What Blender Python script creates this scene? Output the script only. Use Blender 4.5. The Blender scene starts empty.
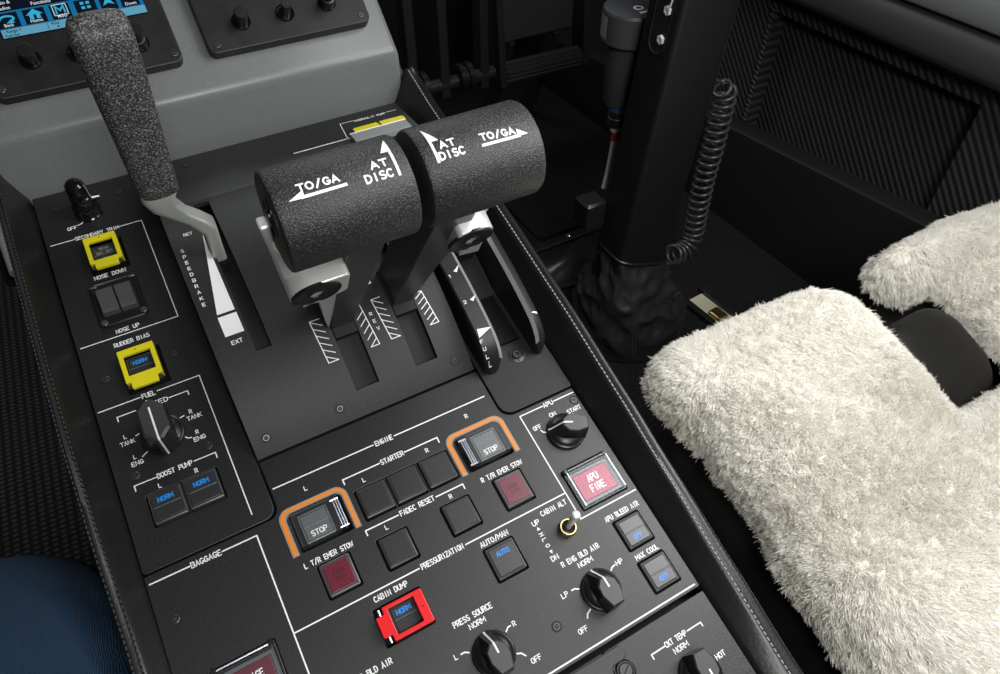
import bpy, math, random
import numpy as np
from mathutils import Vector, Matrix
random.seed(4)
rng = np.random.default_rng(7)
SC = bpy.context.scene
COL = SC.collection
MM = 0.001
R = math.radians
# ------------------------------------------------------------------ frames
# All building is done in millimetres.  Frame 'W' is the cockpit (z up, floor z = 0, y forward).
# Frame 'P' is the sloping top of the pedestal (x right, y forward, z off the panel face).
# Frame 'D' is the upper shelf of the console that carries the two display units.
TAU = R(14.5)
FP = Matrix.Translation((0, 0, 325)) @ Matrix.Rotation(TAU, 4, 'X')
FD = FP @ Matrix.Translation((0, 429, 43)) @ Matrix.Rotation(R(28), 4, 'X')
FRAMES = {'W': Matrix.Identity(4), 'P': FP, 'D': FD}
# camera (rows: right, down, forward, in frame P)
CAMR = Matrix(((0.8689250465944821, -0.4800038285385863, 0.12068797781501045),
               (-0.3561645081369427, -0.7757290891632901, -0.5209522275309532),
               (0.34368023880395965, 0.40968366432430725, -0.845010762441202)))
FPX = 696.85
CAMP = Vector((0, 0, 390))
cam_d = bpy.data.cameras.new('camera')
cam = bpy.data.objects.new('camera', cam_d)
COL.objects.link(cam)
cam_d.sensor_width = 36.0
cam_d.lens = FPX * 36.0 / 1000.0
cam_d.clip_start = 0.01
cam_d.clip_end = 50
rot = Matrix((CAMR[0], -CAMR[1], -CAMR[2])).transposed()
mw = FP @ (Matrix.Translation(CAMP) @ rot.to_4x4())
mw.translation = mw.translation * MM
cam.matrix_world = mw
SC.camera = cam


def hit(px, py, frame='P', axis=2, val=0.0):
    """where the line of sight of a photo pixel meets a plane of a frame"""
    d = CAMR.transposed() @ Vector((px - 500, py - 337, FPX))
    M = FRAMES[frame].inverted() @ FP
    o = M @ CAMP
    d = M.to_3x3() @ d
    return o + d * ((val - o[axis]) / d[axis])


def cyl_hit(px, py, yc, zc, rad):
    """line of sight of a photo pixel onto a cylinder along x (frame P): (x, angle from up towards aft)"""
    d = CAMR.transposed() @ Vector((px - 500, py - 337, FPX))
    oy, oz = -yc, 390 - zc
    qa = d.y ** 2 + d.z ** 2
    qb = 2 * (d.y * oy + d.z * oz)
    qc = oy * oy + oz * oz - rad * rad
    t = (-qb - math.sqrt(max(qb * qb - 4 * qa * qc, 0))) / (2 * qa)
    p = CAMP + d * t
    return p.x, math.degrees(math.atan2(yc - p.y, p.z - zc))


# ------------------------------------------------------------------ materials
MATS = {}


def mat(name, col, rough=0.5, metal=0.0, bump=None, spec=0.5, var=None, emit=None, coat=0.0, sheen=0.0):
    """bump=(scale, strength, distance_mm); var=(scale, other colour, lo, hi)"""
    m = bpy.data.materials.new(name)
    m.use_nodes = True
    nt = m.node_tree
    b = nt.nodes['Principled BSDF']
    b.inputs['Base Color'].default_value = (*col, 1)
    b.inputs['Roughness'].default_value = rough
    b.inputs['Metallic'].default_value = metal
    b.inputs['Specular IOR Level'].default_value = spec
    b.inputs['Coat Weight'].default_value = coat
    b.inputs['Sheen Weight'].default_value = sheen
    tc = nt.nodes.new('ShaderNodeTexCoord')
    if bump:
        n = nt.nodes.new('ShaderNodeTexNoise')
        n.inputs['Scale'].default_value = bump[0]
        n.inputs['Detail'].default_value = 3
        nt.links.new(tc.outputs['Object'], n.inputs['Vector'])
        bp = nt.nodes.new('ShaderNodeBump')
        bp.inputs['Strength'].default_value = bump[1]
        bp.inputs['Distance'].default_value = bump[2] * MM
        nt.links.new(n.outputs['Fac'], bp.inputs['Height'])
        nt.links.new(bp.outputs['Normal'], b.inputs['Normal'])
    if var:
        n = nt.nodes.new('ShaderNodeTexNoise')
        n.inputs['Scale'].default_value = var[0]
        n.inputs['Detail'].default_value = 4
        nt.links.new(tc.outputs['Object'], n.inputs['Vector'])
        r = nt.nodes.new('ShaderNodeValToRGB')
        r.color_ramp.elements[0].position = var[2]
        r.color_ramp.elements[0].color = (*col, 1)
        r.color_ramp.elements[1].position = var[3]
        r.color_ramp.elements[1].color = (*var[1], 1)
        nt.links.new(n.outputs['Fac'], r.inputs['Fac'])
        nt.links.new(r.outputs['Color'], b.inputs['Base Color'])
    if emit:
        b.inputs['Emission Color'].default_value = (*emit[0], 1)
        b.inputs['Emission Strength'].default_value = emit[1]
    MATS[name] = m
    return m


def ribbed(name, ca, cb, scale, rough=0.8, axis='X', rotz=0.0, wobble=0.0, cross=None):
    """textile with ribs: wave bump and colour"""
    m = mat(name, ca, rough)
    nt = m.node_tree
    b = nt.nodes['Principled BSDF']
    tc = [n for n in nt.nodes if n.type == 'TEX_COORD'][0]
    mp = nt.nodes.new('ShaderNodeMapping')
    mp.inputs['Rotation'].default_value = rotz if isinstance(rotz, tuple) else (0, 0, rotz)
    nt.links.new(tc.outputs['Object'], mp.inputs['Vector'])
    w = nt.nodes.new('ShaderNodeTexWave')
    w.bands_direction = axis
    w.inputs['Scale'].default_value = scale
    w.inputs['Distortion'].default_value = wobble
    nt.links.new(mp.outputs['Vector'], w.inputs['Vector'])
    fac = w.outputs['Fac']
    if cross:
        w2 = nt.nodes.new('ShaderNodeTexWave')
        w2.bands_direction = cross[0]
        w2.inputs['Scale'].default_value = cross[1]
        nt.links.new(mp.outputs['Vector'], w2.inputs['Vector'])
        mx = nt.nodes.new('ShaderNodeMath')
        mx.operation = 'MULTIPLY'
        nt.links.new(fac, mx.inputs[0])
        nt.links.new(w2.outputs['Fac'], mx.inputs[1])
        fac = mx.outputs[0]
    r = nt.nodes.new('ShaderNodeValToRGB')
    r.color_ramp.elements[0].color = (*ca, 1)
    r.color_ramp.elements[1].color = (*cb, 1)
    nt.links.new(fac, r.inputs['Fac'])
    nt.links.new(r.outputs['Color'], b.inputs['Base Color'])
    bp = nt.nodes.new('ShaderNodeBump')
    bp.inputs['Strength'].default_value = 0.8
    bp.inputs['Distance'].default_value = 0.0015
    nt.links.new(fac, bp.inputs['Height'])
    nt.links.new(bp.outputs['Normal'], b.inputs['Normal'])
    return m


PANEL = mat('panel_black', (.0125, .013, .013), .42, bump=(1500, .4, .25), var=(800, (.021, .0215, .0215), .45, .75))
QUAD = mat('quadrant_black', (.0125, .013, .0135), .5, spec=.36, bump=(1500, .4, .25), var=(800, (.023, .0235, .024), .45, .75))
DRUM = mat('drum_grey', (.016, .0165, .017), .6, spec=.22)
DEEP = mat('gap_black', (.004, .004, .004), .7)
SATIN = mat('satin_black', (.012, .012, .013), .32, bump=(500, .08, .2))
GLOSSB = mat('gloss_black', (.006, .006, .007), .12)
KNOB = mat('knob_black', (.010, .010, .011), .33, bump=(900, .08, .2))
ROCK = mat('rocker_grey', (.060, .062, .064), .42, bump=(900, .15, .2))
KTOP = mat('knob_face', (.042, .043, .044), .42, bump=(900, .15, .2))
LENSL = mat('guarded_lens', (.10, .105, .11), .35)
CAP = mat('button_cap', (.020, .021, .022), .38, bump=(1500, .15, .15))
LENS = mat('button_lens', (.030, .032, .034), .30)
CAPRIM = mat('button_rim', (.055, .057, .060), .30)
CAPBAR = mat('button_bar', (.13, .135, .14), .4)
WHITE = mat('white_lettering', (.82, .83, .83), .5)
GREYL = mat('grey_lettering', (.25, .26, .28), .5)
REDLENS = mat('red_lens', (.105, .011, .024), .32, var=(1200, (.17, .022, .042), .45, .65))
REDDARK = mat('red_lens_lettering', (.06, .008, .014), .4)
PINKLENS = mat('fire_lens', (.40, .032, .085), .55, var=(700, (.50, .10, .16), .45, .75))
MAROON = mat('maroon_lens', (.11, .012, .025), .32)
YELLOW = mat('yellow_guard', (.70, .62, .012), .38)
RED = mat('red_guard', (.72, .008, .012), .32)
ORANGE = mat('orange_bracket', (.70, .22, .02), .45)
PALE = mat('bracket_edge', (.22, .23, .24), .45)
BLUE = mat('blue_legend', (.01, .16, .5), .4, emit=((.010, .17, .52), .5))
ALU = mat('satin_aluminium', (.80, .80, .78), .34, metal=.35, bump=(1200, .06, .1))
ALU2 = mat('cast_aluminium', (.42, .44, .41), .40, metal=.45, bump=(900, .1, .2))
DKGREY = mat('dark_grey_arm', (.055, .056, .056), .42, bump=(1200, .1, .15))  # throttle arms, darker than the silver yoke
CHROME = mat('chrome', (.70, .70, .69), .22, metal=1.0)
BRASS = mat('brass', (.62, .47, .22), .28, metal=1.0)
GOLD = mat('gold_plate', (.72, .70, .50), .35, metal=.25, bump=(60, .3, 1))
SCREW = mat('screw_black', (.060, .060, .062), .30, metal=.5)
FASCIA = mat('grey_fascia', (.150, .163, .158), .34, bump=(1300, .22, .25), var=(600, (.172, .185, .180), .4, .7))
BEZEL = mat('bezel_black', (.0085, .0085, .009), .46, spec=.4, bump=(300, .12, .3), var=(60, (.014, .014, .0145), .45, .65))
LEATHER = mat('black_leather', (.011, .011, .011), .36, bump=(520, .3, .4))
LEATHER2 = mat('gaiter_leather', (.020, .020, .020), .27, bump=(300, .35, .4))
THREAD = mat('grey_thread', (.26, .27, .28), .7)
HINGE = mat('hinge_metal', (.42, .44, .48), .30, metal=1.0)
THREADD = mat('dark_thread', (.036, .037, .038), .7)
GRIPM = mat('crinkle_grip', (.016, .016, .017), .42, bump=(1500, .8, .45), var=(1500, (.070, .070, .072), .50, .68))  # pale speckle puts glints of the crinkle finish into the colour
GRIPR = mat('speckled_grip', (.022, .022, .023), .45, bump=(1100, 1.0, .5), var=(1250, (.22, .22, .22), .48, .70))
CARPET = mat('carpet_black', (.009, .009, .009), .95, bump=(420, 1.0, 2.0), var=(380, (.030, .030, .031), .45, .75), spec=.1)
COLBLK = mat('column_black', (.007, .007, .0074), .50, bump=(700, .15, .2), var=(420, (.030, .030, .031), .72, .76))
BOXBLK = mat('ledge_black', (.012, .012, .0125), .42, bump=(500, .12, .3))
SEATSIDE = mat('seat_side', (.022, .021, .020), .5, bump=(500, .15, .3))
SEATBLK = mat('seat_black', (.011, .0105, .010), .45, bump=(500, .15, .3))
PIPE = mat('canister_grey', (.055, .057, .062), .45, bump=(500, .1, .2))
COILM = mat('coil_rubber', (.045, .048, .050), .24)
WIREW = mat('white_wire', (.62, .62, .58), .5)
REDBIT = mat('red_sleeve', (.55, .05, .03), .5)
BLUEBIT = mat('blue_band', (.02, .10, .45), .4)
SILL = mat('grey_sill', (.13, .138, .132), .4, bump=(800, .05, .2))
SILLB = mat('sill_edge', (.55, .60, .66), .25, metal=.6)
RAILM = mat('padded_rail', (.045, .046, .048), .55, bump=(300, .3, .5))
RIB = ribbed('ribbed_textile', (.006, .006, .006), (.036, .036, .036), 36, .75, 'Y', rotz=(R(42), 0, 0), wobble=.4)
WEAVE = ribbed('woven_mat', (.003, .003, .003), (.075, .075, .072), 34, .9, 'X', cross=('Y', 46), wobble=.3)
DENIM = ribbed('blue_denim', (.004, .030, .075), (.006, .042, .10), 500, .9, 'X', wobble=2.5)
WOOL = mat('wool_white', (.95, .925, .85), .85, spec=.05)
WOOLB = mat('wool_backing', (.93, .895, .80), .9, spec=.1)
STEELP = mat('kick_plate', (.62, .66, .66), .3, metal=.2)
FIRE = mat('bulkhead_dark', (.006, .006, .006), .8)
PEDAL = mat('pedal_black', (.020, .020, .0205), .4, bump=(400, .1, .3))
PEDPLATE = mat('pedal_plate', (.030, .030, .031), .6)
RIBRUB = mat('ribbed_rubber', (.022, .022, .022), .5)
SCRBLK = mat('screen_black', (.002, .003, .006), .25, emit=((.0015, .004, .010), 1))
SCRBLUE = mat('screen_blue', (.0, .05, .12), .25, emit=((.006, .12, .26), .9))
SCRPALE = mat('screen_pale', (.05, .12, .16), .25, emit=((.075, .25, .36), .9))
SCRCYAN = mat('screen_cyan', (.02, .15, .22), .25, emit=((.02, .27, .43), 1))
SCRWHITE = mat('screen_white', (.2, .2, .2), .25, emit=((.45, .50, .52), 1))
SCRINK = mat('screen_ink', (.003, .02, .03), .25, emit=((.004, .02, .035), 1))


def clear_mat():
    m = bpy.data.materials.new('clear_plastic')
    m.use_nodes = True
    nt = m.node_tree
    nt.nodes.clear()
    out = nt.nodes.new('ShaderNodeOutputMaterial')
    mix = nt.nodes.new('ShaderNodeMixShader')
    tr = nt.nodes.new('ShaderNodeBsdfTransparent')
    tr.inputs['Color'].default_value = (.98, .99, .99, 1)
    gl = nt.nodes.new('ShaderNodeBsdfGlossy')
    gl.inputs['Roughness'].default_value = .42
    gl.inputs['Color'].default_value = (.9, .93, .97, 1)
    mix.inputs[0].default_value = .026
    nt.links.new(tr.outputs[0], mix.inputs[1])
    nt.links.new(gl.outputs[0], mix.inputs[2])
    nt.links.new(mix.outputs[0], out.inputs[0])
    return m


CLEAR = clear_mat()


# ------------------------------------------------------------------ mesh builder
def rrpts(cx, cy, w, h, r, n=5):
    r = max(0.01, min(r, w / 2 - .01, h / 2 - .01))
    out = []
    for (sx, sy, a0) in ((1, 1, 0), (-1, 1, 90), (-1, -1, 180), (1, -1, 270)):
        ox, oy = cx + sx * (w / 2 - r), cy + sy * (h / 2 - r)
        for k in range(n + 1):
            a = R(a0 + 90 * k / n)
            out.append((ox + r * math.cos(a), oy + r * math.sin(a)))
    return out


def roundpoly(pts, rad, n=5):
    """polygon (ccw or cw) with rounded corners; rad number or list"""
    out = []
    N = len(pts)
    for i in range(N):
        p = Vector(pts[i]).to_2d()
        a = Vector(pts[i - 1]).to_2d() - p
        b = Vector(pts[(i + 1) % N]).to_2d() - p
        r = rad[i] if isinstance(rad, (list, tuple)) else rad
        la, lb = a.length, b.length
        a.normalize()
        b.normalize()
        ang = a.angle(b)
        if r <= 0.01 or ang > math.pi - .02:
            out.append(tuple(p))
            continue
        t = min(r / math.tan(ang / 2), la * .49, lb * .49)
        r2 = t * math.tan(ang / 2)
        cdir = (a + b).normalized()
        c = p + cdir * (r2 / math.sin(ang / 2))
        s, e = p + a * t - c, p + b * t - c
        a0 = math.atan2(s.y, s.x)
        a1 = math.atan2(e.y, e.x)
        d = a1 - a0
        while d > math.pi:
            d -= 2 * math.pi
        while d < -math.pi:
            d += 2 * math.pi
        for k in range(n + 1):
            q = a0 + d * k / n
            out.append((c.x + r2 * math.cos(q), c.y + r2 * math.sin(q)))
    return out


DG = None


class MB:
    def __init__(self):
        self.v, self.f, self.m, self.mats = [], [], [], []

    def mi(self, m):
        if m not in self.mats:
            self.mats.append(m)
        return self.mats.index(m)

    def add(self, vs, fs, m, T=None):
        b = len(self.v)
        if T is not None:
            vs = [tuple(T @ Vector(p)) for p in vs]
        self.v += [tuple(p) for p in vs]
        k = self.mi(m)
        for f in fs:
            self.f.append([b + i for i in f])
            self.m.append(k)
        return self

    def loft(self, rings, m, caps=(True, True), closed=True, T=None):
        n = len(rings[0])
        vs = [p for r in rings for p in r]
        fs = []
        for i in range(len(rings) - 1):
            for j in range(n if closed else n - 1):
                k = (j + 1) % n
                fs.append((i * n + j, i * n + k, (i + 1) * n + k, (i + 1) * n + j))
        if caps[0]:
            fs.append(tuple(range(n))[::-1])
        if caps[1]:
            fs.append(tuple((len(rings) - 1) * n + j for j in range(n)))
        return self.add(vs, fs, m, T)

    def rbox(self, cx, cy, w, h, r, z0, z1, ch, m, T=None, n=4):
        """rounded rectangle block with a chamfered top"""
        L = [(z0, 0), (z1 - ch, 0), (z1 - ch * .3, ch * .3), (z1, ch)] if ch > 0 else [(z0, 0), (z1, 0)]
        rings = []
        for z, i in L:
            rings.append([(x, y, z) for x, y in rrpts(cx, cy, w - 2 * i, h - 2 * i, max(r - i, .05), n)])
        return self.loft(rings, m, T=T)

    def box(self, x0, x1, y0, y1, z0, z1, m, ch=0.0, T=None):
        if ch <= 0:
            vs = [(x, y, z) for z in (z0, z1) for y in (y0, y1) for x in (x0, x1)]
            return self.add(vs, [(0, 2, 3, 1), (4, 5, 7, 6), (0, 1, 5, 4), (2, 6, 7, 3), (0, 4, 6, 2), (1, 3, 7, 5)], m, T)
        rings = []
        cx, cy, w, h = (x0 + x1) / 2, (y0 + y1) / 2, x1 - x0, y1 - y0
        for z, i in ((z0, ch), (z0 + ch, 0), (z1 - ch, 0), (z1, ch)):
            rings.append([(x, y, z) for x, y in rrpts(cx, cy, w - 2 * i, h - 2 * i, ch, 2)])
        return self.loft(rings, m, T=T)

    def lathe(self, prof, m, c=(0, 0, 0), n=40, T=None, caps=(True, True)):
        rings = [[(c[0] + r * math.cos(2 * math.pi * k / n), c[1] + r * math.sin(2 * math.pi * k / n), c[2] + z)
                  for k in range(n)] for r, z in prof]
        return self.loft(rings, m, caps, T=T)

    def tube(self, pts, rad, m, n=10, caps=True, closed=False):
        P = [Vector(p) for p in pts]
        N = len(P)
        rings = []
        up = None
        for i in range(N):
            a = P[(i - 1) % N] if (closed or i > 0) else P[i]
            b = P[(i + 1) % N] if (closed or i < N - 1) else P[i]
            t = (b - a).normalized()
            if up is None:
                up = Vector((0, 0, 1)) if abs(t.z) < .9 else Vector((1, 0, 0))
            u = (up - t * up.dot(t))
            if u.length < 1e-6:
                u = t.orthogonal()
            u.normalize()
            up = u
            w = t.cross(u)
            r = rad[i] if isinstance(rad, (list, tuple)) else rad
            rings.append([tuple(P[i] + u * (r * math.cos(2 * math.pi * k / n)) + w * (r * math.sin(2 * math.pi * k / n))) for k in range(n)])
        if closed:
            rings.append(rings[0])
            return self.loft(rings, m, (False, False))
        return self.loft(rings, m, (caps, caps))

    def prism(self, pts, z0, z1, m, T=None):
        """polygon extruded along z"""
        return self.loft([[(x, y, z0) for x, y in pts], [(x, y, z1) for x, y in pts]], m, T=T)

    def plate(self, outline, holes, z0, z1, ch, m, T=None):
        """polygon with holes, chamfered all round (through a filled 2D curve)"""
        cu = bpy.data.curves.new('tmp', 'CURVE')
        cu.dimensions = '2D'
        cu.fill_mode = 'BOTH'
        t = z1 - z0
        cu.extrude = t / 2 - ch
        cu.bevel_depth = ch
        cu.bevel_resolution = 1
        cu.offset = -ch
        for loop in [outline] + list(holes):
            s = cu.splines.new('POLY')
            s.points.add(len(loop) - 1)
            for i, p in enumerate(loop):
                s.points[i].co = (p[0], p[1], 0, 1)
            s.use_cyclic_u = True
        ob = bpy.data.objects.new('tmp', cu)
        COL.objects.link(ob)
        dg = bpy.context.evaluated_depsgraph_get()
        me = bpy.data.meshes.new_from_object(ob.evaluated_get(dg))
        M = Matrix.Translation((0, 0, (z0 + z1) / 2))
        if T is not None:
            M = T @ M
        self.add([tuple(M @ v.co) for v in me.vertices], [tuple(p.vertices) for p in me.polygons], m)
        bpy.data.objects.remove(ob)
        bpy.data.curves.remove(cu)
        bpy.data.meshes.remove(me)
        return self

    def stroke(self, pts, w, m, z=0.12, fn=None, closed=False):
        """a painted line of constant width"""
        P = [Vector((p[0], p[1])) for p in pts]
        if len(P) < 2:
            return self
        if fn is not None:   # subdivide so that it can follow a curved face
            Q = [P[0]]
            for a, b in zip(P, P[1:]):
                k = max(1, int((b - a).length / 1.5))
                Q += [a.lerp(b, (i + 1) / k) for i in range(k)]
            P = Q
        N = len(P)
        L, Rr = [], []
        for i in range(N):
            if closed:
                a, b = P[i] - P[i - 1], P[(i + 1) % N] - P[i]
            else:
                a = P[i] - P[i - 1] if i else P[1] - P[0]
                b = P[i + 1] - P[i] if i < N - 1 else P[-1] - P[-2]
            a = a.normalized() if a.length else b.normalized()
            b = b.normalized() if b.length else a
            na, nb = Vector((-a.y, a.x)), Vector((-b.y, b.x))
            nn = na + nb
            if nn.length < .2:
                nn = na
            nn.normalize()
            k = min(1 / max(nn.dot(na), .35), 2.2) * w / 2
            ext = Vector((0, 0))
            if not closed and i == 0:
                ext = -a * w * .35
            if not closed and i == N - 1:
                ext = b * w * .35
            L.append(P[i] + nn * k + ext)
            Rr.append(P[i] - nn * k + ext)
        vs = L + Rr
        f3 = fn if fn else (lambda x, y: (x, y, z))
        fs = [(i, N + i, N + i + 1, i + 1) for i in range(N - 1)]
        if closed:
            fs.append((N - 1, 2 * N - 1, N, 0))
        return self.add([f3(p.x, p.y) for p in vs], fs, m)

    def poly(self, pts, m, z=0.12, fn=None):
        f3 = fn if fn else (lambda x, y: (x, y, z))
        return self.add([f3(x, y) for x, y in pts], [tuple(range(len(pts)))], m)

    def text(self, s, x, y, m=None, h=3.1, W=None, adv=None, align='L', z=0.12, w=None, fn=None, rot=0.0):
        """single-stroke engraved lettering; x,y = baseline start (or centre), W = total width"""
        m = m or WHITE
        if h > 2.55:
            y += h * .05
            h *= .9
        n = len(s)
        if W is not None and n > 1:
            adv = W / (n - 1 + .74)
        adv = adv or h * .63
        gw = adv * .74
        W = adv * (n - 1) + gw
        w = w or h * .19
        x0 = {'L': 0, 'C': -W / 2, 'R': -W}[align]
        ca, sa = math.cos(rot), math.sin(rot)
        for i, ch in enumerate(s):
            for st in GLYPH.get(ch, ()):
                pts = []
                for gx, gy in st:
                    lx, ly = x0 + i * adv + gx / 4 * gw, gy / 6 * h
                    pts.append((x + lx * ca - ly * sa, y + lx * sa + ly * ca))
                self.stroke(pts, w, m, z, fn)
        return self

    def btext(self, s, x, y, h, m, z=0.1, align='L', sx=1.0):
        """lettering in Blender's own typeface (screens)"""
        cu = bpy.data.curves.new('t', 'FONT')
        cu.body = s
        cu.size = h * 1.37
        cu.align_x = {'L': 'LEFT', 'C': 'CENTER', 'R': 'RIGHT'}[align]
        cu.resolution_u = 3
        cu.offset = h * .02
        ob = bpy.data.objects.new('t', cu)
        COL.objects.link(ob)
        dg = bpy.context.evaluated_depsgraph_get()
        me = bpy.data.meshes.new_from_object(ob.evaluated_get(dg))
        self.add([(x + v.co.x * sx, y + v.co.y, z) for v in me.vertices], [tuple(p.vertices) for p in me.polygons], m)
        bpy.data.objects.remove(ob)
        bpy.data.curves.remove(cu)
        bpy.data.meshes.remove(me)
        return self

    def mesh(self, name, at=(0, 0, 0), sharp=20, recalc=True):
        import bmesh
        me = bpy.data.meshes.new(name)
        a = Vector(at)
        me.from_pydata([tuple((Vector(p) - a) * MM) for p in self.v], [], self.f)
        for m in self.mats:
            me.materials.append(m)
        me.polygons.foreach_set('material_index', self.m)
        if recalc:
            bm = bmesh.new()
            bm.from_mesh(me)
            bmesh.ops.recalc_face_normals(bm, faces=bm.faces)
            bm.to_mesh(me)
            bm.free()
        me.polygons.foreach_set('use_smooth', [True] * len(me.polygons))
        me.set_sharp_from_angle(angle=R(sharp))
        me.update()
        return me


def arc(cx, cy, rx, ry, a0, a1, n=8):
    return [(cx + rx * math.cos(R(a0 + (a1 - a0) * k / n)), cy + ry * math.sin(R(a0 + (a1 - a0) * k / n))) for k in range(n + 1)]


GLYPH = {
    'A': [[(0, 0), (2, 6), (4, 0)], [(.7, 2), (3.3, 2)]],
    'B': [[(0, 0), (0, 6)] + arc(2.3, 4.55, 1.5, 1.45, 90, -90, 6) + [(0, 3.1)], [(0, 3.1)] + arc(2.3, 1.55, 1.7, 1.55, 90, -90, 6) + [(0, 0)]],
    'C': [arc(2.1, 3, 2.1, 3, 45, 315, 12)],
    'D': [[(0, 0), (0, 6)] + arc(1.4, 3, 2.6, 3, 90, -90, 8) + [(0, 0)]],
    'E': [[(3.8, 0), (0, 0), (0, 6), (3.8, 6)], [(0, 3.1), (3.2, 3.1)]],
    'F': [[(0, 0), (0, 6), (3.8, 6)], [(0, 3.1), (3.2, 3.1)]],
    'G': [arc(2.1, 3, 2.1, 3, 45, 335, 12) + [(4, 2.6), (2.4, 2.6)]],
    'H': [[(0, 0), (0, 6)], [(4, 0), (4, 6)], [(0, 3.1), (4, 3.1)]],
    'I': [[(2, 0), (2, 6)]],
    'J': [[(3.5, 6), (3.5, 1.5)] + arc(1.8, 1.5, 1.7, 1.5, 0, -180, 6)],
    'K': [[(0, 0), (0, 6)], [(4, 6), (0, 2.4)], [(1.2, 3.4), (4, 0)]],
    'L': [[(0, 6), (0, 0), (3.6, 0)]],
    'M': [[(-.5, 0), (-.4, 6), (2, 2.2), (4.4, 6), (4.5, 0)]],
    'N': [[(0, 0), (0, 6), (4, 0), (4, 6)]],
    'O': [arc(2, 3, 2.1, 3, 90, 450, 16)],
    'P': [[(0, 0), (0, 6)] + arc(2.3, 4.4, 1.7, 1.6, 90, -90, 6) + [(0, 2.8)]],
    'R': [[(0, 0), (0, 6)] + arc(2.3, 4.4, 1.6, 1.6, 90, -90, 6) + [(0, 2.8)], [(1.8, 2.8), (4, 0)]],
    'S': [arc(2, 4.5, 1.8, 1.5, 35, 270, 8) + arc(2, 1.5, 1.9, 1.5, 90, -145, 8)],
    'T': [[(2, 0), (2, 6)], [(-.1, 6), (4.1, 6)]],
    'U': [[(0, 6), (0, 1.8)] + arc(2, 1.8, 2, 1.8, 180, 360, 8) + [(4, 6)]],
    'V': [[(0, 6), (2, 0), (4, 6)]],
    'W': [[(-.3, 6), (.8, 0), (2, 4.5), (3.2, 0), (4.3, 6)]],
    'X': [[(0, 0), (4, 6)], [(0, 6), (4, 0)]],
    'Y': [[(0, 6), (2, 3), (4, 6)], [(2, 3), (2, 0)]],
    'Z': [[(0, 6), (4, 6), (0, 0), (4, 0)]],
    '/': [[(.4, -.6), (3.6, 6.6)]],
    '1': [[(1, 4.8), (2.2, 6), (2.2, 0)]],
    '2': [arc(2, 4.3, 1.8, 1.7, 160, -30, 7) + [(0, 0), (4, 0)]],
}

# ------------------------------------------------------------------ scene graph helpers
ABS = {}
ROOTF = {}


def setmeta(o, label=None, cat=None, group=None, kind=None):
    if label:
        o['label'] = label
    if cat:
        o['category'] = cat
    if group:
        o['group'] = group
    if kind:
        o['kind'] = kind


def place(o, at, frame):
    M = FRAMES[frame] @ Matrix.Translation(Vector(at))
    M.translation = M.translation * MM
    o.matrix_world = M
    ABS[o.name] = Vector(at)
    ROOTF[o.name] = frame


def thing(name, label, cat, at, frame='P', group=None, kind=None):
    o = bpy.data.objects.new(name, None)
    o.empty_display_size = .01
    COL.objects.link(o)
    place(o, at, frame)
    setmeta(o, label, cat, group, kind)
    return o


def link(o, parent, at):
    COL.objects.link(o)
    o.parent = parent
    o.location = (Vector(at) - ABS[parent.name]) * MM
    ABS[o.name] = Vector(at)
    return o


def part(name, mb, parent, at=None, label=None, kind=None, sharp=20, recalc=True, local=False):
    at = Vector(at) if at is not None else ABS[parent.name]
    me = mb.mesh(name, (0, 0, 0) if local else at, sharp, recalc)
    o = bpy.data.objects.new(name, me)
    link(o, parent, at)
    setmeta(o, label, kind=kind)
    return o


def solo(name, mb, at, frame='W', label=None, cat=None, group=None, kind=None, sharp=20, recalc=True):
    me = mb.mesh(name, at, sharp, recalc)
    o = bpy.data.objects.new(name, me)
    COL.objects.link(o)
    place(o, at, frame)
    setmeta(o, label, cat, group, kind)
    return o


def copypart(src, parent, at):
    o = src.copy()
    link(o, parent, at)
    for ch in src.children:
        c = ch.copy()
        COL.objects.link(c)
        c.parent = o
    return o


# ------------------------------------------------------------------ control builders
_screw = None


def screw(parent, x, y, z=0.0, r=2.3):
    """countersunk socket screw, sits in the panel face"""
    global _screw
    if _screw is None:
        b = MB()
        b.lathe([(2.9, .02), (2.9, .22), (2.55, .22)], DEEP, n=20)
        b.lathe([(2.25, .05), (2.25, .2), (1.9, .35), (1.15, .35), (1.1, .1)], SCREW, n=20)
        b.lathe([(.5, .05), (.5, .3), (.25, .38)], CAPRIM, n=8)
        _screw = part('screw', b, parent, (x, y, z), local=True)
        return _screw
    o = bpy.data.objects.new('screw', _screw.data)
    return link(o, parent, (x, y, z))


HOLES = {}


def hole(key, pts):
    HOLES.setdefault(key, []).append(pts)


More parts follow.
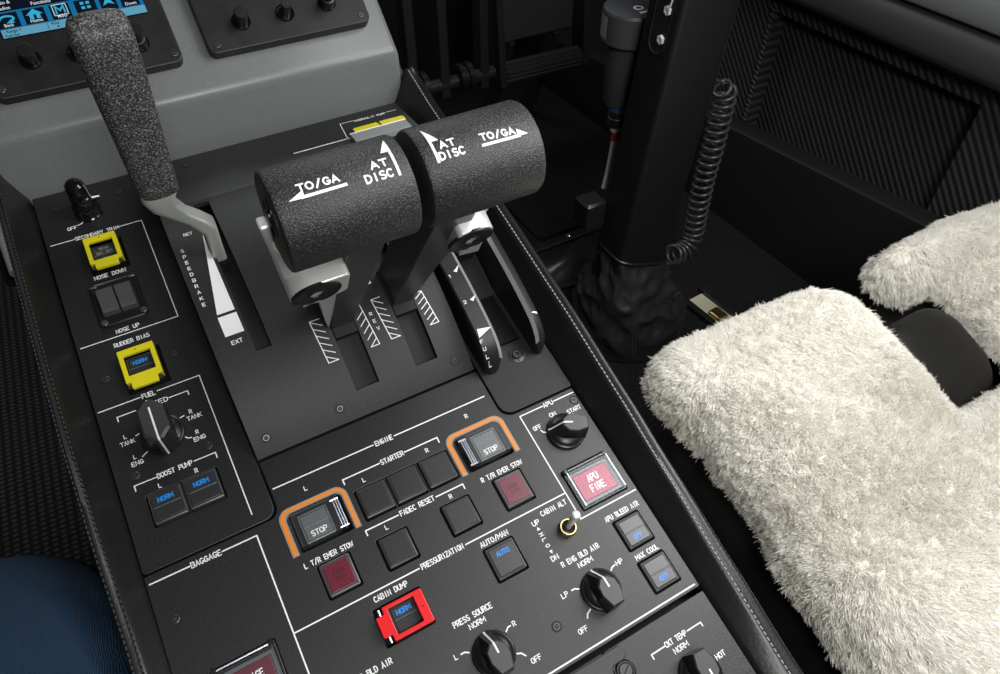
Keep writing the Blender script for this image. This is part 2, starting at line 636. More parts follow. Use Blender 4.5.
def button(parent, x0, x1, y0, y1, key, style='plain', legend=None, lpos='top', label=None, lens=None, name='push_button', top=1.7, ltext=None):
    cx, cy, w, h = (x0 + x1) / 2, (y0 + y1) / 2, x1 - x0, y1 - y0
    if key:
        hole(key, rrpts(cx, cy, w + 1.2, h + 1.2, 1.0, 3))
    b = MB()
    b.rbox(cx, cy, w - .5, h - .5, .9, -2.4, top, .9, CAP if style == 'plain' else CAPRIM)
    if style == 'plain':
        o = part(name, b, parent, (cx, cy, 0), label)
        c = MB()
        c.rbox(cx, cy, w - 3.4, h - 3.4, .8, top - .2, top + .35, .25, CAP)
        part('button_face', c, o, (cx, cy, top))
        return o
    lm = lens or LENS
    if style == 'split':
        # a dark step, then the lens with a dividing bar
        b.rbox(cx, cy, w - 2.6, h - 2.6, .6, top - .2, top + .06, .02, DEEP)
    o = part(name, b, parent, (cx, cy, 0), label)
    c = MB()
    zt = top + .4
    if style == 'split':
        c.rbox(cx, cy + (h - 3.2) / 4, w - 3.4, (h - 3.2) / 2 - .35, .4, top - .2, zt, .2, lm)
        c.rbox(cx, cy - (h - 3.2) / 4, w - 3.4, (h - 3.2) / 2 - .35, .4, top - .2, zt, .2, lm)
        c.box(cx - (w - 3.4) / 2, cx + (w - 3.4) / 2, cy - .16, cy + .16, top - .2, zt + .06, CAPBAR)
        if legend:
            ly = cy + (h - 3.2) / 4 * (1 if lpos == 'top' else -1)
            c.text(legend, cx, ly - 1.35, BLUE, h=2.7, adv=2.05, align='C', z=zt + .06, w=.62)
    else:
        c.rbox(cx, cy, w - 4.0, h - 4.0, .5, top - .3, zt, .2, lm)
        if ltext:
            n = len(ltext)
            for i, (s, hh, m) in enumerate(ltext):
                c.text(s, cx, cy + ((n - 1) / 2 - i) * hh * 1.35 - hh / 2, m, h=hh, align='C', z=zt + .06)
    part('button_lens', c, o, (cx, cy, zt))
    return o


def guard_frame(parent, x0, x1, y0, y1, m, hinge='S', label=None, z=4.2, hx=7.4):
    """hinged switch guard: a frame with a window, a hinge tab and side cheeks"""
    cx, cy = (x0 + x1) / 2, (y0 + y1) / 2
    b = MB()
    t = 2.2
    if hinge == 'S':
        out = [(x0, y0 + 4.6), (x0 + 2.6, y0 + 4.6), (x0 + 2.6, y0), (x1 - 3.2, y0), (x1 - 3.2, y0 + 4.6), (x1, y0 + 4.6), (x1, y1), (x0, y1)]
        win = (x0 + 2.6, x1 - 2.7, y0 + hx, y1 - 4.6)
    elif hinge == 'N':
        out = [(x0, y0), (x1, y0), (x1, y1 - 4.6), (x1 - 2.6, y1 - 4.6), (x1 - 2.6, y1), (x0 + 2.6, y1), (x0 + 2.6, y1 - 4.6), (x0, y1 - 4.6)]
        win = (x0 + 2.7, x1 - 2.7, y0 + 4.4, y1 - 9.0)
    else:   # hinge on the left
        out = [(x0, y0 + 3.6), (x0 + 4.6, y0 + 3.6), (x0 + 4.6, y0), (x1, y0), (x1, y1), (x0 + 4.6, y1), (x0 + 4.6, y1 - 3.6), (x0, y1 - 3.6)]
        win = (x0 + 7.2, x1 - 5.2, y0 + 2.3, y1 - 1.9)
    outr = roundpoly(out, .7, 3)
    w = rrpts((win[0] + win[1]) / 2, (win[2] + win[3]) / 2, win[1] - win[0], win[3] - win[2], .5, 2)
    b.plate(outr, [w], z, z + t, .35, m)
    # cheeks that stand on the panel
    if hinge in 'SN':
        ya, yb = (y0 + 5.2, y1 - .3) if hinge == 'S' else (y0 + .3, y1 - 5.2)
        b.box(x0 + .1, x0 + 1.5, ya, yb, .3, z + .4, m)
        b.box(x1 - 1.5, x1 - .1, ya, yb, .3, z + .4, m)
    else:
        b.box(x0 + 5, x1 - .3, y0 + .1, y0 + 1.4, .3, z + .4, m)
        b.box(x0 + 5, x1 - .3, y1 - 1.4, y1 - .1, .3, z + .4, m)
        b.box(x1 - 1.4, x1 - .1, y0 + .2, y1 - .2, .3, z + .4, m)
    # small dimple on the finger edge
    if hinge == 'S':
        b.lathe([(.45, z + t - .2), (.45, z + t + .06), (.2, z + t + .06)], DEEP, ((x0 + x1) / 2, y1 - 2.2, 0), 10)
    elif hinge == 'W':
        b.lathe([(.45, z + t - .2), (.45, z + t + .06), (.2, z + t + .06)], DEEP, (x1 - 2.6, (y0 + y1) / 2, 0), 10)
    o = part('switch_guard', b, parent, (cx, cy, z), label)
    hp = MB()
    if hinge == 'S':
        hp.tube([(x0 + .2, y0 + 2.6, z + .2), (x1 - .6, y0 + 2.6, z + .2)], 1.1, SCREW, 10)
    elif hinge == 'N':
        hp.tube([(x0 + .2, y1 - 2.6, z + .2), (x1 - .2, y1 - 2.6, z + .2)], 1.1, SCREW, 10)
    else:
        hp.tube([(x0 + 2.6, y0 + .3, z + .2), (x0 + 2.6, y1 - .3, z + .2)], 1.0, HINGE, 10)
    part('hinge_pin', hp, o, (cx, cy, z))
    return o


def knob(parent, x, y, ang, label, r=11.6, H=15.0, big=False):
    """rotary selector: round skirt, pointed bar grip with a sloping nose, white pointer line. ang = pointer direction"""
    T = Matrix.Translation((x, y, 0)) @ Matrix.Rotation(R(ang - 90), 4, 'Z')
    b = MB()
    b.lathe([(r, .15), (r, 1.8), (r - .5, 2.5), (r - 1.2, 2.8), (r - 1.6, 3.4), (r - 2.6, 4.2), (r - 4.6, 5.2), (3, 5.8)], KNOB, n=48, T=T)
    o = part('rotary_knob', b, parent, (x, y, 0), label)
    g = MB()
    if not big:
        s0 = [(-3.2, 11.4), (3.2, 11.4), (7.6, 4.5), (8.2, -4), (4.6, -11.8), (-4.6, -11.8), (-8.2, -4), (-7.6, 4.5)]
        s1 = [(-2.6, 9.4), (2.6, 9.4), (6.2, 3.6), (6.6, -4), (4.2, -11.6), (-4.2, -11.6), (-6.6, -4), (-6.2, 3.6)]
        s2 = [(-2.2, 4.6), (2.2, 4.6), (5.4, 1.2), (5.8, -4.2), (3.6, -11.2), (-3.6, -11.2), (-5.8, -4.2), (-5.4, 1.2)]
        s3 = [(-1.8, 3.8), (1.8, 3.8), (4.8, .8), (5.2, -4.2), (3.2, -10.5), (-3.2, -10.5), (-5.2, -4.2), (-4.8, .8)]
        rings = [[(a, c, z) for a, c in s] for s, z in ((s0, 2.2), (s1, 5.2), (s2, H - .9), (s3, H))]
        g.loft(rings[:3], KNOB, (True, False), T=T)
        g.loft(rings[2:], KTOP, (False, True), T=T)
        line = [(0, 11.5, 3.6), (0, 10.1, 4.9), (0, 7.2, 10.0), (0, 4.4, H - .45), (0, 3.4, H + .12), (0, -1.5, H + .12)]
    else:
        s0 = [(-2.6, 13.5), (2.6, 13.5), (7.4, 8.5), (7.4, -9), (2.6, -13), (-2.6, -13), (-7.4, -9), (-7.4, 8.5)]
        s1 = [(-2.2, 13.3), (2.2, 13.3), (7.0, 8.2), (7.0, -7.6), (2.2, -12.4), (-2.2, -12.4), (-7.0, -7.6), (-7.0, 8.2)]
        s2 = [(-1.0, 12.6), (1.0, 12.6), (5.8, 7.8), (5.8, -6.8), (1.0, -11.4), (-1.0, -11.4), (-5.8, -6.8), (-5.8, 7.8)]
        rings = [[(a, c, z) for a, c in s] for s, z in ((s0, 1.5), (s1, H - 1.2), (s2, H))]
        g.loft(rings[:2], KNOB, (True, False), T=T)
        g.loft(rings[1:], KTOP, (False, True), T=T)
        line = [(0, 12.9, H - .2), (0, -11.6, H + .12), (0, -12.9, H - 1.2), (0, -13.6, 1.9)]
    part('knob_grip', g, o, (x, y, 3))
    p = MB()
    w = .5
    vs = []
    for a, c, z in line:
        vs += [(-w, c, z + .14), (w, c, z + .14)]
    p.add(vs, [(2 * i, 2 * i + 1, 2 * i + 3, 2 * i + 2) for i in range(len(line) - 1)], WHITE, T)
    part('pointer_line', p, o, (x, y, H), 'white pointer line', recalc=False)
    return o

# ====================================================================================== PEDESTAL
# quadrant cover: an arch about the lever axis
AY, AZ, AR = 290.0, -164.0, 200.0


def arch_hit(x0, y0, rad=AR, lift=0.15):
    """line of sight through panel point (x0, y0, 0) onto the arch"""
    d = Vector((x0, y0, -390))
    oy, oz = -AY, 390 - AZ
    a = d.y ** 2 + d.z ** 2
    b = 2 * (d.y * oy + d.z * oz)
    c = oy * oy + oz * oz - (rad + lift) ** 2
    t = (-b - math.sqrt(max(b * b - 4 * a * c, 0))) / (2 * a)
    return (d.x * t, d.y * t, 390 + d.z * t)


def arch_pt(x, th, rad=AR):
    return (x, AY - rad * math.sin(R(th)), AZ + rad * math.cos(R(th)))


def arch_th(x0, y0, rad=AR):
    p = arch_hit(x0, y0, rad, 0)
    return math.degrees(math.atan2(AY - p[1], p[2] - AZ))


pedestal = thing('center_pedestal', 'black centre pedestal with stitched leather edges and a grey fascia rising ahead of the levers', 'pedestal', (51, 200, -330), 'P')
b = MB()
# deep black deck under the panels and the pedestal flanks down to the floor
b.box(-84, 186, -160, 424, -40, -14, DEEP)
part('deck', b, pedestal, (51, 130, -27))
b = MB()
M_inv = FP.inverted()


def wp(x, y, z):
    q = M_inv @ Vector((x, y, z))
    return tuple(q)


prof = [(-160, -30), (440, -30)]
for sx, x0, x1 in ((-1, -97, -86), (1, 194, 204)):
    lo0, lo1 = wp(0, -190, 2), wp(0, 560, 2)
    pts = [(lo0[1], lo0[2]), (lo1[1], lo1[2]), (560, 60), (430, 8), (420, -4), (-160, -4)]
    b.loft([[(x0, y, z) for y, z in pts], [(x1, y, z) for y, z in pts]], LEATHER)
lo0 = wp(0, -190, 2)
part('side_panel', b, pedestal, (51, 200, -200))

# padded leather rims -------------------------------------------------------------
# stations along y: outline points (x, z) from the inner foot over the crest to the outer foot
def rim(side):
    b = MB()
    st = []
    if side == 'R':
        S = [(-170, 182.2, 0), (-60, 182.2, 4), (0, 182.6, 9), (60, 183, 14), (110, 183.6, 18), (180, 184.2, 22), (280, 184.8, 24), (380, 185.6, 25), (412, 186.4, 26), (424, 187, 26)]
        for y, xi, h in S:
            t = 13.5 + max(0, (60 - y)) * .02
            st.append([(xi, y, -9), (xi + .3, y, .2), (xi + 3, y, 1.6 + h * .12), (xi + 8.5, y, 2 + h * .62), (xi + 11.0, y, 2 + h * .86), (xi + 12.4, y, 2 + h * .97),
                       (xi + 13.6, y, 2 + h * .985), (xi + 14.6, y, 2 + h * .92), (xi + 16.0, y, 2 + h * .95), (xi + 17.6, y, 2 + h * 1.0), (xi + 19.4, y, 2 + h * .97), (xi + 20.6, y, 2 + h * .82),
                       (xi + 21.2, y, 2 + h * .5), (xi + 21.0, y, -6), (xi + 19.0, y, -18)])
    else:
        S = [(-60, -79.5, 3), (60, -80.2, 5), (100, -80.4, 9), (168, -80.8, 20), (220, -81, 25), (280, -81.2, 27), (360, -81.4, 27), (405, -81.6, 26), (424, -81.8, 25)]
        for y, xi, h in S:
            s = -1
            st.append([(xi, y, -9), (xi - .3, y, .2), (xi - 2.2, y, 1.6 + h * .15), (xi - 6.2, y, 2 + h * .62), (xi - 7.6, y, 2 + h * .9), (xi - 8.6, y, 2 + h * .985),
                       (xi - 9.4, y, 2 + h * .93), (xi - 10.2, y, 2 + h * .95), (xi - 11.8, y, 2 + h * 1.0), (xi - 13.4, y, 2 + h * .96), (xi - 14.4, y, 2 + h * .8), (xi - 14.8, y, 2 + h * .5),
                       (xi - 14.6, y, -6), (xi - 12, y, -18)])
    # densify along y (linear between stations, smoothed)
    ys = [s[0][1] for s in st]
    out = []
    N = len(st[0])
    import bisect
    yy = list(np.linspace(ys[0], ys[-1], 60))
    for y in yy:
        i = min(max(bisect.bisect_right(ys, y) - 1, 0), len(ys) - 2)
        f = (y - ys[i]) / (ys[i + 1] - ys[i])
        f = f * f * (3 - 2 * f) * .5 + f * .5
        out.append([(st[i][k][0] * (1 - f) + st[i + 1][k][0] * f, y, st[i][k][2] * (1 - f) + st[i + 1][k][2] * f) for k in range(N)])
    # rounded front end
    last = out[-1]
    cx = sum(p[0] for p in last) / N
    out.append([(cx + (p[0] - cx) * .82, last[0][1] + 4, p[2] * .88) for p in last])
    out.append([(cx + (p[0] - cx) * .4, last[0][1] + 6, p[2] * .6) for p in last])
    b.loft(out, LEATHER, (True, True))
    o = part('padded_rim', b, pedestal, (189 if side == 'R' else -86, 140, 5), sharp=60)
    # seam stitching: short threads lying along the crest
    s = MB()
    rows = (13.4,) if side == 'R' else (9.0, 12.9)
    for kk, row in enumerate(rows):
        y = -120 if side == 'R' else 40
        while y < 420:
            i = min(max(bisect.bisect_right(ys, y) - 1, 0), len(ys) - 2)
            f = (y - ys[i]) / (ys[i + 1] - ys[i])
            f = f * f * (3 - 2 * f) * .5 + f * .5
            xi = S[i][1] * (1 - f) + S[i + 1][1] * f
            h = S[i][2] * (1 - f) + S[i + 1][2] * f
            x = xi + row * (1 if side == 'R' else -1)
            z = 2 + h * (.99 if side == 'R' else .97) + .15
            l = 2.0
            s.loft([[(x - .35, y, z - .3), (x + .35, y, z - .3), (x + .35, y, z + .2), (x - .35, y, z + .2)],
                    [(x - .35, y + l, z - .3), (x + .35, y + l, z - .3), (x + .35, y + l, z + .2), (x - .35, y + l, z + .2)]], THREAD if side == 'R' else THREADD)
            y += 3.1
    part('stitching', s, o, (189 if side == 'R' else -86, 140, 20), 'pale thread stitching', kind='stuff')
    return o


rim('R')
rim('L')

# grey fascia: face rising from the panel, fold, upper shelf
b = MB()
xl, xr = -150, 195.0
c28, s28 = math.cos(R(28)), math.sin(R(28))
sec = [(419.5, -6), (421.5, 8), (424.6, 24), (427.6, 37), (428.6, 41), (430.4, 43.6), (433, 45.2)]
for k in range(1, 8):
    sec.append((429 + 4 + (k * 26) * c28, 43 + 2.2 + (k * 26) * s28))
rings = []
for x, dz in ((xl, -2.2), (xl + 3, 0), (0, 0), (100, 0), (xr - 4, 0), (xr - 1.2, -1.0), (xr, -4)):
    rings.append([(x, y + (0 if dz == 0 else 1.2 * -dz * .3), z + dz) for y, z in sec] + [(sec[-1][0], x * 0 - 60, ), ] if False else [(x, y, z + dz) for y, z in sec])
b.loft(rings, FASCIA, (False, False), closed=False)
# flank of the fascia
b.loft([[(xr, y, z - 4) for y, z in sec], [(xr - 3, y + 14, z - 40) for y, z in sec], [(xr - 4, y + 40, z - 150) for y, z in sec]], FASCIA, (False, False), closed=False)
part('grey_fascia', b, pedestal, (51, 430, 30), 'mid grey painted fascia', sharp=50)

# ====================================================================================== LEFT PANEL
lp = thing('trim_control_panel', 'narrow black panel along the left edge with the yellow-framed trim, rudder bias and fuel switches', 'control panel', (-45, 280, -2), 'P')
mk = MB()
LW = .62
mk.text('OFF', -65.2, 382.6, h=2.9, W=5.6)
mk.stroke([(-58.8, 385.2), (-56.4, 385.8), (-54.6, 387.2)], .6, WHITE)
mk.stroke([(-77.6, 374.0), (-63.2, 374.0)], LW, WHITE)
mk.text('SECONDARY TRIM', -49.2, 372.6, h=2.9, W=27, align='C')
mk.stroke([(-34.8, 374.2), (-20.8, 374.2), (-20.8, 288.4), (-78, 288.4)], LW, WHITE)
mk.text('NOSE DOWN', -59.1, 335.6, h=3.1, W=18.8)
mk.text('NOSE UP', -56.8, 290.4, h=3.0, W=13.4)
mk.text('RUDDER BIAS', -60.2, 280.8, h=3.1, W=20.2)
mk.stroke([(-78.7, 241.6), (-55.6, 241.6)], LW, WHITE)
mk.text('FUEL', -54.6, 239.9, h=3.2, W=7.4)
mk.stroke([(-46, 241.9), (-21.5, 241.9), (-21.5, 146.4)], LW, WHITE)
mk.stroke([(-70.2, 231.4), (-70.2, 234.3), (-60, 234.3)], LW, WHITE)
mk.text('XFEED', -55.6, 232.9, h=3.1, W=13.6)
mk.stroke([(-41, 234.6), (-30.5, 234.6), (-30.5, 231.8)], LW, WHITE)
mk.text('L', -69.2, 219.2, h=2.6, align='C', adv=1.8)
mk.text('TANK', -72.6, 215.0, h=2.7, W=7.4)
mk.stroke([(-63.9, 218.6), (-62.0, 219.1)], LW, WHITE)
mk.text('L', -67.5, 204.9, h=2.6, align='C', adv=1.8)
mk.text('ENG', -70.2, 200.7, h=2.7, W=6.0)
mk.stroke([(-63.8, 204.6), (-60.8, 206.3)], LW, WHITE)
mk.text('R', -32.8, 219.4, h=2.6, align='C', adv=1.8)
mk.text('TANK', -35.8, 215.2, h=2.7, W=8.0)
mk.stroke([(-39.2, 219.2), (-36.8, 219.6)], LW, WHITE)
mk.text('R', -33.2, 205.2, h=2.6, align='C', adv=1.8)
mk.text('ENG', -36.1, 200.9, h=2.7, W=6.2)
mk.stroke([(-40, 206.2), (-38.6, 204.8), (-36.8, 204.4)], LW, WHITE)
mk.stroke([(-72.1, 186.2), (-72.1, 189.4), (-60.4, 189.4)], LW, WHITE)
mk.text('BOOST PUMP', -59.8, 188.0, h=3.1, W=18.8)
mk.stroke([(-39.9, 189.8), (-27.9, 189.8), (-27.9, 186.4)], LW, WHITE)
mk.text('L', -60, 182.7, h=2.5, align='C', adv=1.8)
mk.text('R', -40.4, 182.7, h=2.5, align='C', adv=1.8)
button(lp, -68, -50, 162.1, 180.6, 'L', 'split', 'NORM', label='square button lit NORM in blue under BOOST PUMP, letter L above it')
button(lp, -49.3, -30.6, 162.1, 180.6, 'L', 'split', 'NORM', label='square button lit NORM in blue under BOOST PUMP, letter R above it')
for (x0, x1, y0, y1) in ((-59.2, -36.4, 339.4, 366.8), (-60.6, -36.8, 245.4, 273.6)):
    hole('L', rrpts((x0 + x1) / 2, (y0 + y1) / 2, x1 - x0, y1 - y0, 1, 3))
o = button(lp, -57.0, -40.0, 345.0, 363.0, None, 'split', None, label='small dark button lettered SEC TRIM inside a yellow guard', top=.6)
c = MB()
for s, y, m in (('TRIM', 359.0, GREYL), ('SEC OFF', 355.6, GREYL), ('ON', 350.2, BLUE)):
    c.text(s, -48.5, y - 1.2, m, h=2.0, align='C', z=1.12, adv=1.5)
part('button_legend', c, o, (-48.5, 355, 1.1), recalc=False)
button(lp, -57.4, -41.6, 252.6, 270.4, None, 'split', 'NORM', label='dark button lit NORM in blue inside the yellow rudder bias guard', top=.6)
guard_frame(lp, -58.1, -38.4, 339.0, 366.4, YELLOW, 'S', hx=7.2, label='bright yellow hinged guard frame under SECONDARY TRIM')
guard_frame(lp, -59.5, -38.9, 244.9, 273.1, YELLOW, 'S', hx=9.2, label='bright yellow hinged guard frame under RUDDER BIAS')
# rocker switch
b = MB()
out = rrpts(-49.7, 314.4, 28.2, 35.6, 4.0, 4)
b.loft([[(x, y, z) for x, y in rrpts(-49.7, 314.4, 28.6 - 2 * i, 36.0 - 2 * i, 4.4 - i, 4)] for z, i in ((.1, 0), (1.6, .1), (2.4, .9), (2.4, 2.2), (1.7, 2.9))], SATIN)
rk = part('rocker_switch', b, lp, (-49.7, 314.4, 0), 'black twin rocker trim switch between NOSE DOWN and NOSE UP')
for x0, x1 in ((-60.0, -50.1), (-49.3, -39.6)):
    g = MB()
    prof = [(322.6, 1.6), (322.0, 7.0), (319.4, 9.4), (315, 8.2), (310, 6.4), (306.4, 5.8), (304.8, 5.0), (304.0, 1.6)]
    rings = [[(x, y, z - dz) for y, z in prof] for x, dz in ((x0, .5), (x0 + .5, 0), (x1 - .5, 0), (x1, .5))]
    g.loft(rings, ROCK)
    part('rocker', g, rk, ((x0 + x1) / 2, 314, 2))
for x, y in ((-61.0, 299.1), (-37.7, 299.9)):
    g = MB()
    g.lathe([(2.1, 2.2), (2.1, 2.9), (1.7, 3.2), (.2, 3.2)], MATS['button_rim'], (x, y, 0), 16)
    part('rivet', g, rk, (x, y, 2.2), 'pale round rivet')
for x, y in ((-61.2, 328.4), (-38.2, 329.0)):
    g = MB()
    g.box(x - 2.2, x + 2.2, y - .9, y + .9, 2.2, 2.9, MATS['button_rim'], .3)
    part('index_lug', g, rk, (x, y, 2.2))
# dimmer knob: tall glossy cap with side set-screw on a round collar
b = MB()
kx, ky = -49.8, 393.8
b.lathe([(8.8, .1), (8.8, 1.2), (8.1, 1.9), (8.0, 9.6), (7.6, 10.8), (6.3, 11.4), (6.2, 12.4)], GLOSSB, (kx, ky, 0), 36)
dk = part('dimmer_knob', b, lp, (kx, ky, 0), 'tall glossy black dimmer knob at the front of the trim panel')
b = MB()
b.lathe([(6.3, 12.2), (6.7, 13.0), (6.7, 16.8), (6.2, 17.4), (6.2, 24.0), (5.6, 27.0), (4.2, 28.8), (2.2, 29.6), (.2, 29.8)], GLOSSB, (kx, ky, 0), 36)
part('knob_cap', b, dk, (kx, ky, 12))
b = MB()
b.tube([(kx + 5.5, ky - 1, 13.5), (kx + 10.6, ky - 1, 13.2)], [2.2, 1.9], GLOSSB, 12)
b.tube([(kx + 9.8, ky - 1, 13.2), (kx + 11.2, ky - 1, 13.1)], [1.3, 1.1], CHROME, 10)
part('set_screw', b, dk, (kx + 8, ky - 1, 13))
b = MB()
b.loft([[(kx + 6.75 * math.cos(R(a)) * k, ky + 6.75 * math.sin(R(a)) * k, z) for a in (-28, -24, -20)] for z, k in ((13, 1.0), (17, 1.0), (17.5, .95), (24, .94), (27, .87))], GREYL, (False, False), closed=False)
part('index_line', b, dk, (kx, ky, 20), 'pale index line', recalc=False)
knob(lp, -50.3, 212.6, 90, 'large black rotary fuel crossfeed selector pointing up to XFEED', r=12.2, H=21, big=True)
for x, y in ((-68.3, 404.3), (-28.1, 405.5), (-70, 261.7), (-30.6, 263.1), (-30.1, 195.5), (-69.9, 195.1)):
    screw(lp, x, y)
b = MB()
b.plate(roundpoly([(-80.4, 140), (-9.7, 140), (-9.7, 419.5), (-80.4, 419.5)], [2, 6.5, .2, .2]), HOLES['L'], -2.6, 0, .35, PANEL)
b.v, b.f, b.m  # plate first, lettering after
for q, fcs, ms in ((mk, mk.f, mk.m),):
    base = len(b.v)
    b.v += q.v
    for f, mm in zip(q.f, q.m):
        b.f.append([base + i for i in f])
        b.m.append(b.mi(q.mats[mm]))


def panel_part(parent, outline, rads, key, mk, label=None, at=(0, 0, 0), m=None, z0=-2.6, name='panel_plate'):
    b = MB()
    b.plate(roundpoly(outline, rads), HOLES.get(key, []), z0, 0, .35, m or PANEL)
    o = part(name, b, parent, at, label)
    if mk is not None:
        part('lettering', mk, o, at, 'white lettering and lines', recalc=False)
    return o


panel_part(lp, [(-80.4, 140), (-9.7, 140), (-9.7, 419.5), (-80.4, 419.5)], [2, 6.5, .2, .2], 'L', mk, at=(-45, 280, 0))

# ====================================================================================== ENGINE PANEL
ep = thing('engine_control_panel', 'wide black panel behind the levers with the engine, starter, pressurization and baggage switches', 'control panel', (51, 70, -2), 'P')
mk = MB()
LW = .75
mk.stroke([(-6.6, 155), (53.6, 155)], LW, WHITE)
mk.text('ENGINE', 60.4, 153.4, h=3.2, W=10.8, align='C')
mk.stroke([(67.2, 155), (128.2, 155)], LW, WHITE)
mk.text('L', 9.4, 146.2, h=2.8, align='C', adv=2)
mk.text('R', 111.8, 146.4, h=2.8, align='C', adv=2)
mk.stroke([(29.6, 139.8), (29.6, 142.9), (52.2, 142.9)], LW, WHITE)
mk.text('STARTER', 60.2, 141.3, h=3.2, W=14.2, align='C')
mk.stroke([(68.2, 142.9), (89.4, 142.9), (89.4, 139.6)], LW, WHITE)
mk.text('L', 40.4, 136.4, h=2.7, align='C', adv=2)
mk.text('R', 80.5, 136.8, h=2.7, align='C', adv=2)
for x0, x1, lb in ((32.6, 50.5, 'left of three plain starter buttons, letter L above it'), (51.4, 70.2, 'middle of three plain starter buttons'), (71.5, 90.2, 'right of three plain starter buttons, letter R above it')):
    button(ep, x0, x1, 115.1, 133.3, 'E', 'plain', label='blank black square button, ' + lb)
mk.stroke([(29.6, 107.3), (29.6, 110.2), (49.2, 110.2)], LW, WHITE)
mk.text('FADEC RESET', 61, 108.7, h=3.2, W=20.8, align='C')
mk.stroke([(72.8, 110.2), (90, 110.2), (90, 107.2)], LW, WHITE)
mk.text('L', 40.7, 105.6, h=2.7, align='C', adv=2)
mk.text('R', 80.4, 105.4, h=2.7, align='C', adv=2)
button(ep, 32.6, 50.2, 84.5, 102.3, 'E', 'plain', label='blank black square button under FADEC RESET, letter L above it')
button(ep, 71.8, 89.6, 85.2, 103.2, 'E', 'plain', label='blank black square button under FADEC RESET, letter R above it')
mk.text('L T/R EMER STOW', -6.4, 105.6, h=3.0, W=27)
mk.text('R T/R EMER STOW', 100.9, 105.6, h=3.0, W=27)
RL = [('EMER', 2.6, REDDARK), ('STOW', 2.6, REDDARK)]
button(ep, -.6, 17.0, 85.2, 103.9, 'E', 'lens', lens=REDLENS, ltext=RL, label='square button with dim red lens under L T/R EMER STOW')
button(ep, 106.2, 124.4, 84.4, 103.9, 'E', 'lens', lens=REDLENS, ltext=RL, label='square button with dim red lens under R T/R EMER STOW')
mk.stroke([(-22.8, 78.4), (47, 78.4)], LW, WHITE)
mk.text('PRESSURIZATION', 48.5, 76.9, h=3.2, W=25.2)
mk.stroke([(75.5, 78.4), (141.3, 78.4)], LW, WHITE)
mk.stroke([(-78.6, 134.1), (-58.4, 134.1)], LW, WHITE)
mk.text('BAGGAGE', -50, 132.5, h=3.2, W=15.4, align='C')
mk.stroke([(-41.6, 134.1), (-23, 134.1), (-23, 2)], LW, WHITE)
mk.text('AUTO/MAN', 82.6, 72.5, h=3.1, W=17.2)
button(ep, 82.5, 100.5, 51.8, 70.6, 'E', 'split', 'AUTO', label='square button lit AUTO in blue under AUTO/MAN')
mk.text('CABIN DUMP', 19.2, 73.0, h=3.1, W=18.8)
hole('E', rrpts(29.5, 60.0, 27.4, 20.4, 1, 3))
button(ep, 22.6, 38.6, 51.8, 68.0, None, 'split', 'NORM', label='dark button lit NORM in blue inside the red guard', top=.6)
guard_frame(ep, 15.8, 42.5, 50.2, 68.2, RED, 'W', 'bright red hinged guard frame under CABIN DUMP')
mk.text('L ENG BLD AIR', -9.4, 42.4, h=3.1, W=24.6)
mk.text('PRESS SOURCE', 50.4, 42.3, h=3.1, W=22.6)
mk.text('NORM', 57.4, 37.8, h=2.9, W=9)
mk.text('L', 44.7, 28.6, h=2.7, align='C', adv=2)
mk.text('R', 79.2, 28.6, h=2.7, align='C', adv=2)
mk.text('OFF', 78.3, 8.2, h=2.8, W=5.6)
mk.stroke([(47.6, 29.8), (49.6, 29.8), (51.6, 28.6)], LW, WHITE)
mk.stroke([(73.6, 28.4), (75.4, 29.8), (77.0, 29.9)], LW, WHITE)
mk.stroke([(73.4, 16.4), (75.4, 15.6), (77, 13.4)], LW, WHITE)
knob(ep, 62.6, 22.0, 92, 'black rotary selector under PRESS SOURCE pointing to NORM', r=11.4)
# APU box
mk.stroke([(158.2, 133.0), (141.8, 133.0), (141.8, 61.1), (181.2, 61.1)], LW, WHITE)
mk.text('APU', 158.9, 131.4, h=3.1, W=6.8)
mk.stroke([(166.8, 133.0), (181.4, 133.0)], LW, WHITE)
mk.text('OFF', 145.3, 120.4, h=2.9, W=5.2)
mk.text('ON', 159.2, 123.9, h=2.9, W=4.2)
mk.text('START', 170.7, 121.0, h=2.9, W=9.6)
mk.stroke([(149.0, 119.2), (149.6, 117.6), (151.4, 116.6)], LW, WHITE)
mk.stroke([(173.6, 119.8), (172.6, 118.2)], LW, WHITE)
knob(ep, 162.4, 111.6, 155, 'black rotary APU selector turned to OFF, below START', r=12.0)


